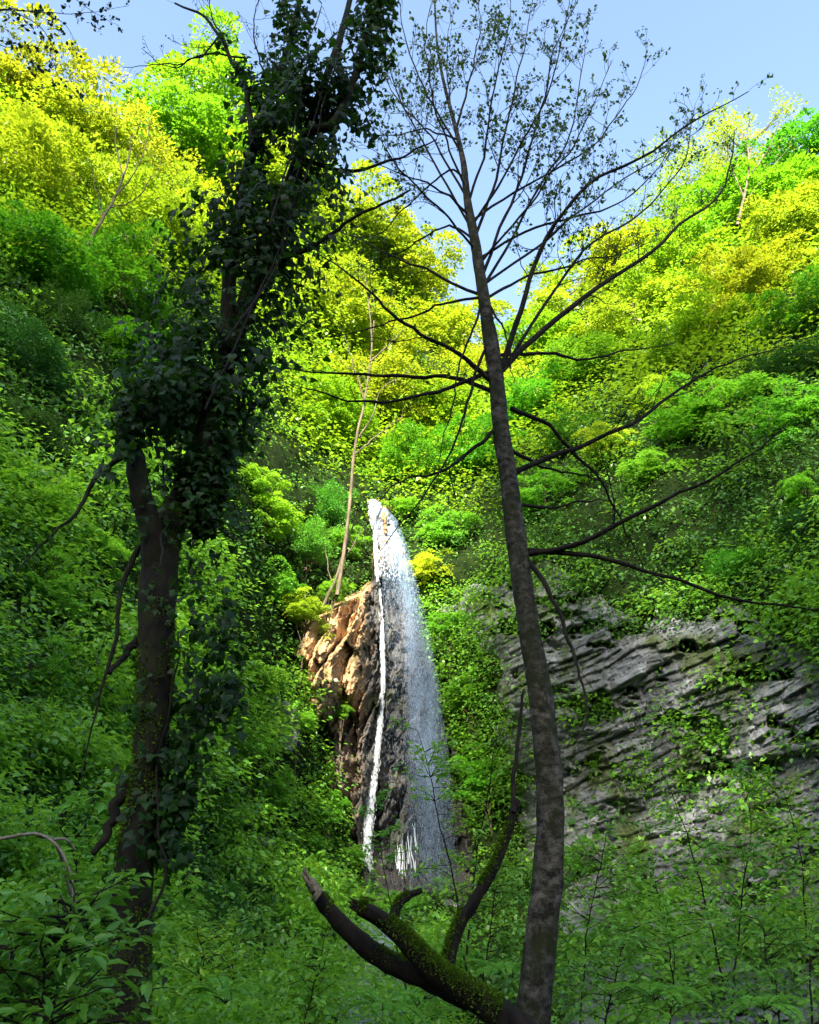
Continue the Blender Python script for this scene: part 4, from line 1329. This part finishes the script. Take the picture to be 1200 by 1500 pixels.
sapling('elder_bush', 'near leafy shrub with large pointed leaves at the bottom left', [(60, 1620), (70, 1480), (85, 1400), (110, 1330)], 3.4, .075, 52, .42, (.55, .62, .6), 950, 'shrub', lw=.42, per=6)
sapling('elder_bush', 'low leafy shrub at the very bottom left corner below the large leaves', [(-20, 1640), (0, 1520), (10, 1440), (20, 1390)], 3.6, .07, 44, .40, (.45, .6, .8), 951, 'shrub', lw=.5, per=6)
sapling('side_shrub', 'loose shrub left of the dark trunk under the arching dead stem', [(60, 1560), (90, 1400), (110, 1280), (90, 1200)], 6, .09, 36, .6, (.7, .8, 1), 952, 'shrub')

# stones showing through the plants
def stone(label, px, py, rpx, seed, mat='rock', squash=.6):
    r = np.random.default_rng(seed)
    Y = float(Yt(px, py)); P = at(px, py, Y)
    R = rpx / F * np.linalg.norm(P)
    u, v = np.meshgrid(np.linspace(0, 2 * math.pi, 72, endpoint=False), np.linspace(0, math.pi, 40), indexing='ij')
    d = np.stack([np.cos(u) * np.sin(v), np.sin(u) * np.sin(v), np.cos(v)], -1)
    rad = np.ones(u.shape) * 1.3
    for _ in range(16):                       # planed faces
        nrm = unit(r.normal(size=3)); rad = np.minimum(rad, r.uniform(.7, 1.0) / np.maximum(d @ nrm, .08))
    rad = rad + .10 * (fbm(d[..., 0] * 3 + seed, d[..., 1] * 3, d[..., 2] * 3, seed, 4) - .5)
    a = r.uniform(-.5, .5)
    V = d * rad[..., None] * R * A([1.25, .9, squash])
    V = np.stack([V[..., 0] * math.cos(a) - V[..., 2] * math.sin(a), V[..., 1], V[..., 0] * math.sin(a) + V[..., 2] * math.cos(a)], -1) + P - unit(P) * R * .9
    f = grid_faces(73, 40)
    f = ((f // 40) % 72) * 40 + f % 40
    b = Build(); b.add(V.reshape(-1, 3), f[:, ::-1], np.full(V.size // 3, .6))
    o = link('boulder', b.mesh('boulder', M[mat], P)); o.location = tuple(P)
    tag(o, label, 'boulder', 'stones on the left bank')


stone('upper grey stone slab on the bank right of the dark trunk', 374, 1232, 17, 1)
stone('small grey stone under the upper slab on the bank', 378, 1292, 12, 2)
stone('grey leaning stone below the orange crag, left of the brown wall', 408, 1062, 24, 3, 'rock', 1.5)
stone('grey stone half buried low on the bank', 352, 1405, 15, 4)
stone('wet stone beside the lower stream behind the mossy limb', 515, 1405, 18, 5)


# ferns
def fern(label, px, py, Y, size, seed):
    r = np.random.default_rng(seed)
    P = at(px, py, Y)
    e = empty('fern', P, label, 'fern', 'ferns near the viewpoint')
    b = Build(); bs = Build()
    for k in range(9):
        az = k * .7 + r.uniform(-.2, .2); el = r.uniform(.5, 1.0)
        t = np.linspace(0, 1, 16)[:, None]
        d = A([math.cos(az), math.sin(az), 0])
        q = P + size * (d * t * r.uniform(.8, 1.1) + A([0, 0, 1]) * (el * t - .75 * t ** 2))
        add_tube(bs, q, np.linspace(.004, .0015, 16), 3)
        T = unit(np.gradient(q, axis=0)); S = unit(np.cross(T, A([0, 0, 1.0])))
        for sgn in (-1, 1):
            i = np.arange(2, 16)
            L = size * .22 * np.sin(np.linspace(.5, 3.0, 14))
            for dd in (0, .5):
                add_leaves(b, q[i] + T[i] * dd * size * .06, S[i] * sgn + T[i] * .35, np.cross(S[i] * sgn, T[i]) * sgn + r.normal(size=(14, 3)) * .2, L, L * .28, r.random(14))
    link('stem', bs.mesh('stem', M['branch'], P), e)
    o = link('fronds', b.mesh('fronds', M['sapling'], P), e); o.color = (.8, .9, 1, 1)


fern('fern close to the base of the grey tree, left side', 735, 1425, 8.6, .42, 71)
fern('fern at the bottom centre under the mossy limb', 560, 1480, 7.5, .45, 72)
fern('fern at the bottom left of centre right of the dark trunk', 330, 1470, 7.0, .45, 73)
fern('fern at the bottom right beyond the grey trunk', 960, 1465, 8.2, .5, 74)
fern('fern in the bottom right corner', 1120, 1480, 7.5, .45, 75)

# arching dead stems
ds = empty('dead_stem', at(-60, 1230, 4.6), 'pale arching dead stem at the left edge', 'dead stem')
db = at(-60, 1230, 4.6)
b = Build()
for i, pp in enumerate([[(-60, 1240), (0, 1229), (55, 1223), (85, 1240), (100, 1270), (106, 1300), (105, 1335)], [(55, 1223), (80, 1229), (100, 1232), (112, 1245)], [(85, 1240), (94, 1270), (104, 1320), (98, 1340), (86, 1345)]]):
    P = path(pp, 4.6, .2 * i, .02, 24, 120 + i)
    add_tube(b, P, np.linspace(.012, .005, 24), 6)
link('stem', b.mesh('stem', M['deadstem'], db, True), ds)

# overhanging spray at the top left corner
ob = at(-40, 10, 6.0)
oh = empty('overhanging_bough', ob, 'dark drooping leafy bough hanging into the top left corner', 'bough')
b = Build(); lv = []
r = np.random.default_rng(31)
for i, (pp, rad) in enumerate([([(-60, 14), (0, 14), (40, 16), (75, 22)], .022), ([(20, 16), (60, 40), (80, 75), (85, 110), (120, 150)], .006), ([(40, 16), (90, 20), (130, 18), (190, 8)], .006), ([(-20, 60), (20, 70), (50, 60)], .006),
                               ([(70, 22), (95, 35), (110, 60), (118, 80)], .005), ([(100, -10), (140, 20), (175, 38)], .005), ([(-10, 30), (30, 60), (48, 95), (60, 120)], .004)]):
    P = path(pp, 6.0, .3 * (i - 2), .03, 20, 140 + i)
    R = np.linspace(rad, .002, 20)
    add_tube(b, P, R, 6)
    twigs(b, lv, P, R, r, 1, .13, .22, -.25, .1, .05, .55, .0015)
link('stem', b.mesh('stem', M['branch'], ob, True), oh)
leaf_obj('leaves', lv, M['pine'], oh, ob, LEAF_OVAL, 3)

# ------------------------------------------------------------------ camera, light, sky
cd = bpy.data.cameras.new('camera'); cam = bpy.data.objects.new('camera', cd); COL.objects.link(cam)
cd.sensor_fit = 'VERTICAL'; cd.sensor_height = 24.0; cd.lens = 24.0 * F / 1500.0
cd.clip_end = 2000; cd.clip_start = .05
cam.rotation_euler = (math.pi / 2 + PITCH, 0, 0)
scene.camera = cam

sd = bpy.data.lights.new('sun', 'SUN'); sun = bpy.data.objects.new('sun', sd); COL.objects.link(sun)
sd.energy = 5.0; sd.angle = math.radians(.5); sd.color = (1.0, .94, .78)
from mathutils import Vector
sun.rotation_euler = Vector(SD).to_track_quat('Z', 'Y').to_euler()
sun.location = tuple(SD * 100)

w = bpy.data.worlds.new('World'); scene.world = w; w.use_nodes = True
nt = w.node_tree
bg = nt.nodes.get('Background') or nt.nodes.new('ShaderNodeBackground')
skyn = nt.nodes.new('ShaderNodeTexSky'); skyn.sky_type = 'NISHITA'; skyn.sun_disc = False
skyn.ozone_density = .6; skyn.dust_density = 1.8; skyn.sun_elevation = SUN_EL; skyn.sun_rotation = SUN_AZ
nt.links.new(skyn.outputs[0], bg.inputs[0]); bg.inputs[1].default_value = .105

scene.view_settings.view_transform = 'Standard'; scene.view_settings.look = 'None'
scene.view_settings.exposure = 2.55; scene.view_settings.gamma = 1
cy = scene.cycles
cy.max_bounces = 7; cy.diffuse_bounces = 4; cy.glossy_bounces = 2; cy.transmission_bounces = 3
cy.use_denoising = True
try: cy.denoiser = 'OPENIMAGEDENOISE'
except Exception: pass
cy.sample_clamp_indirect = 4
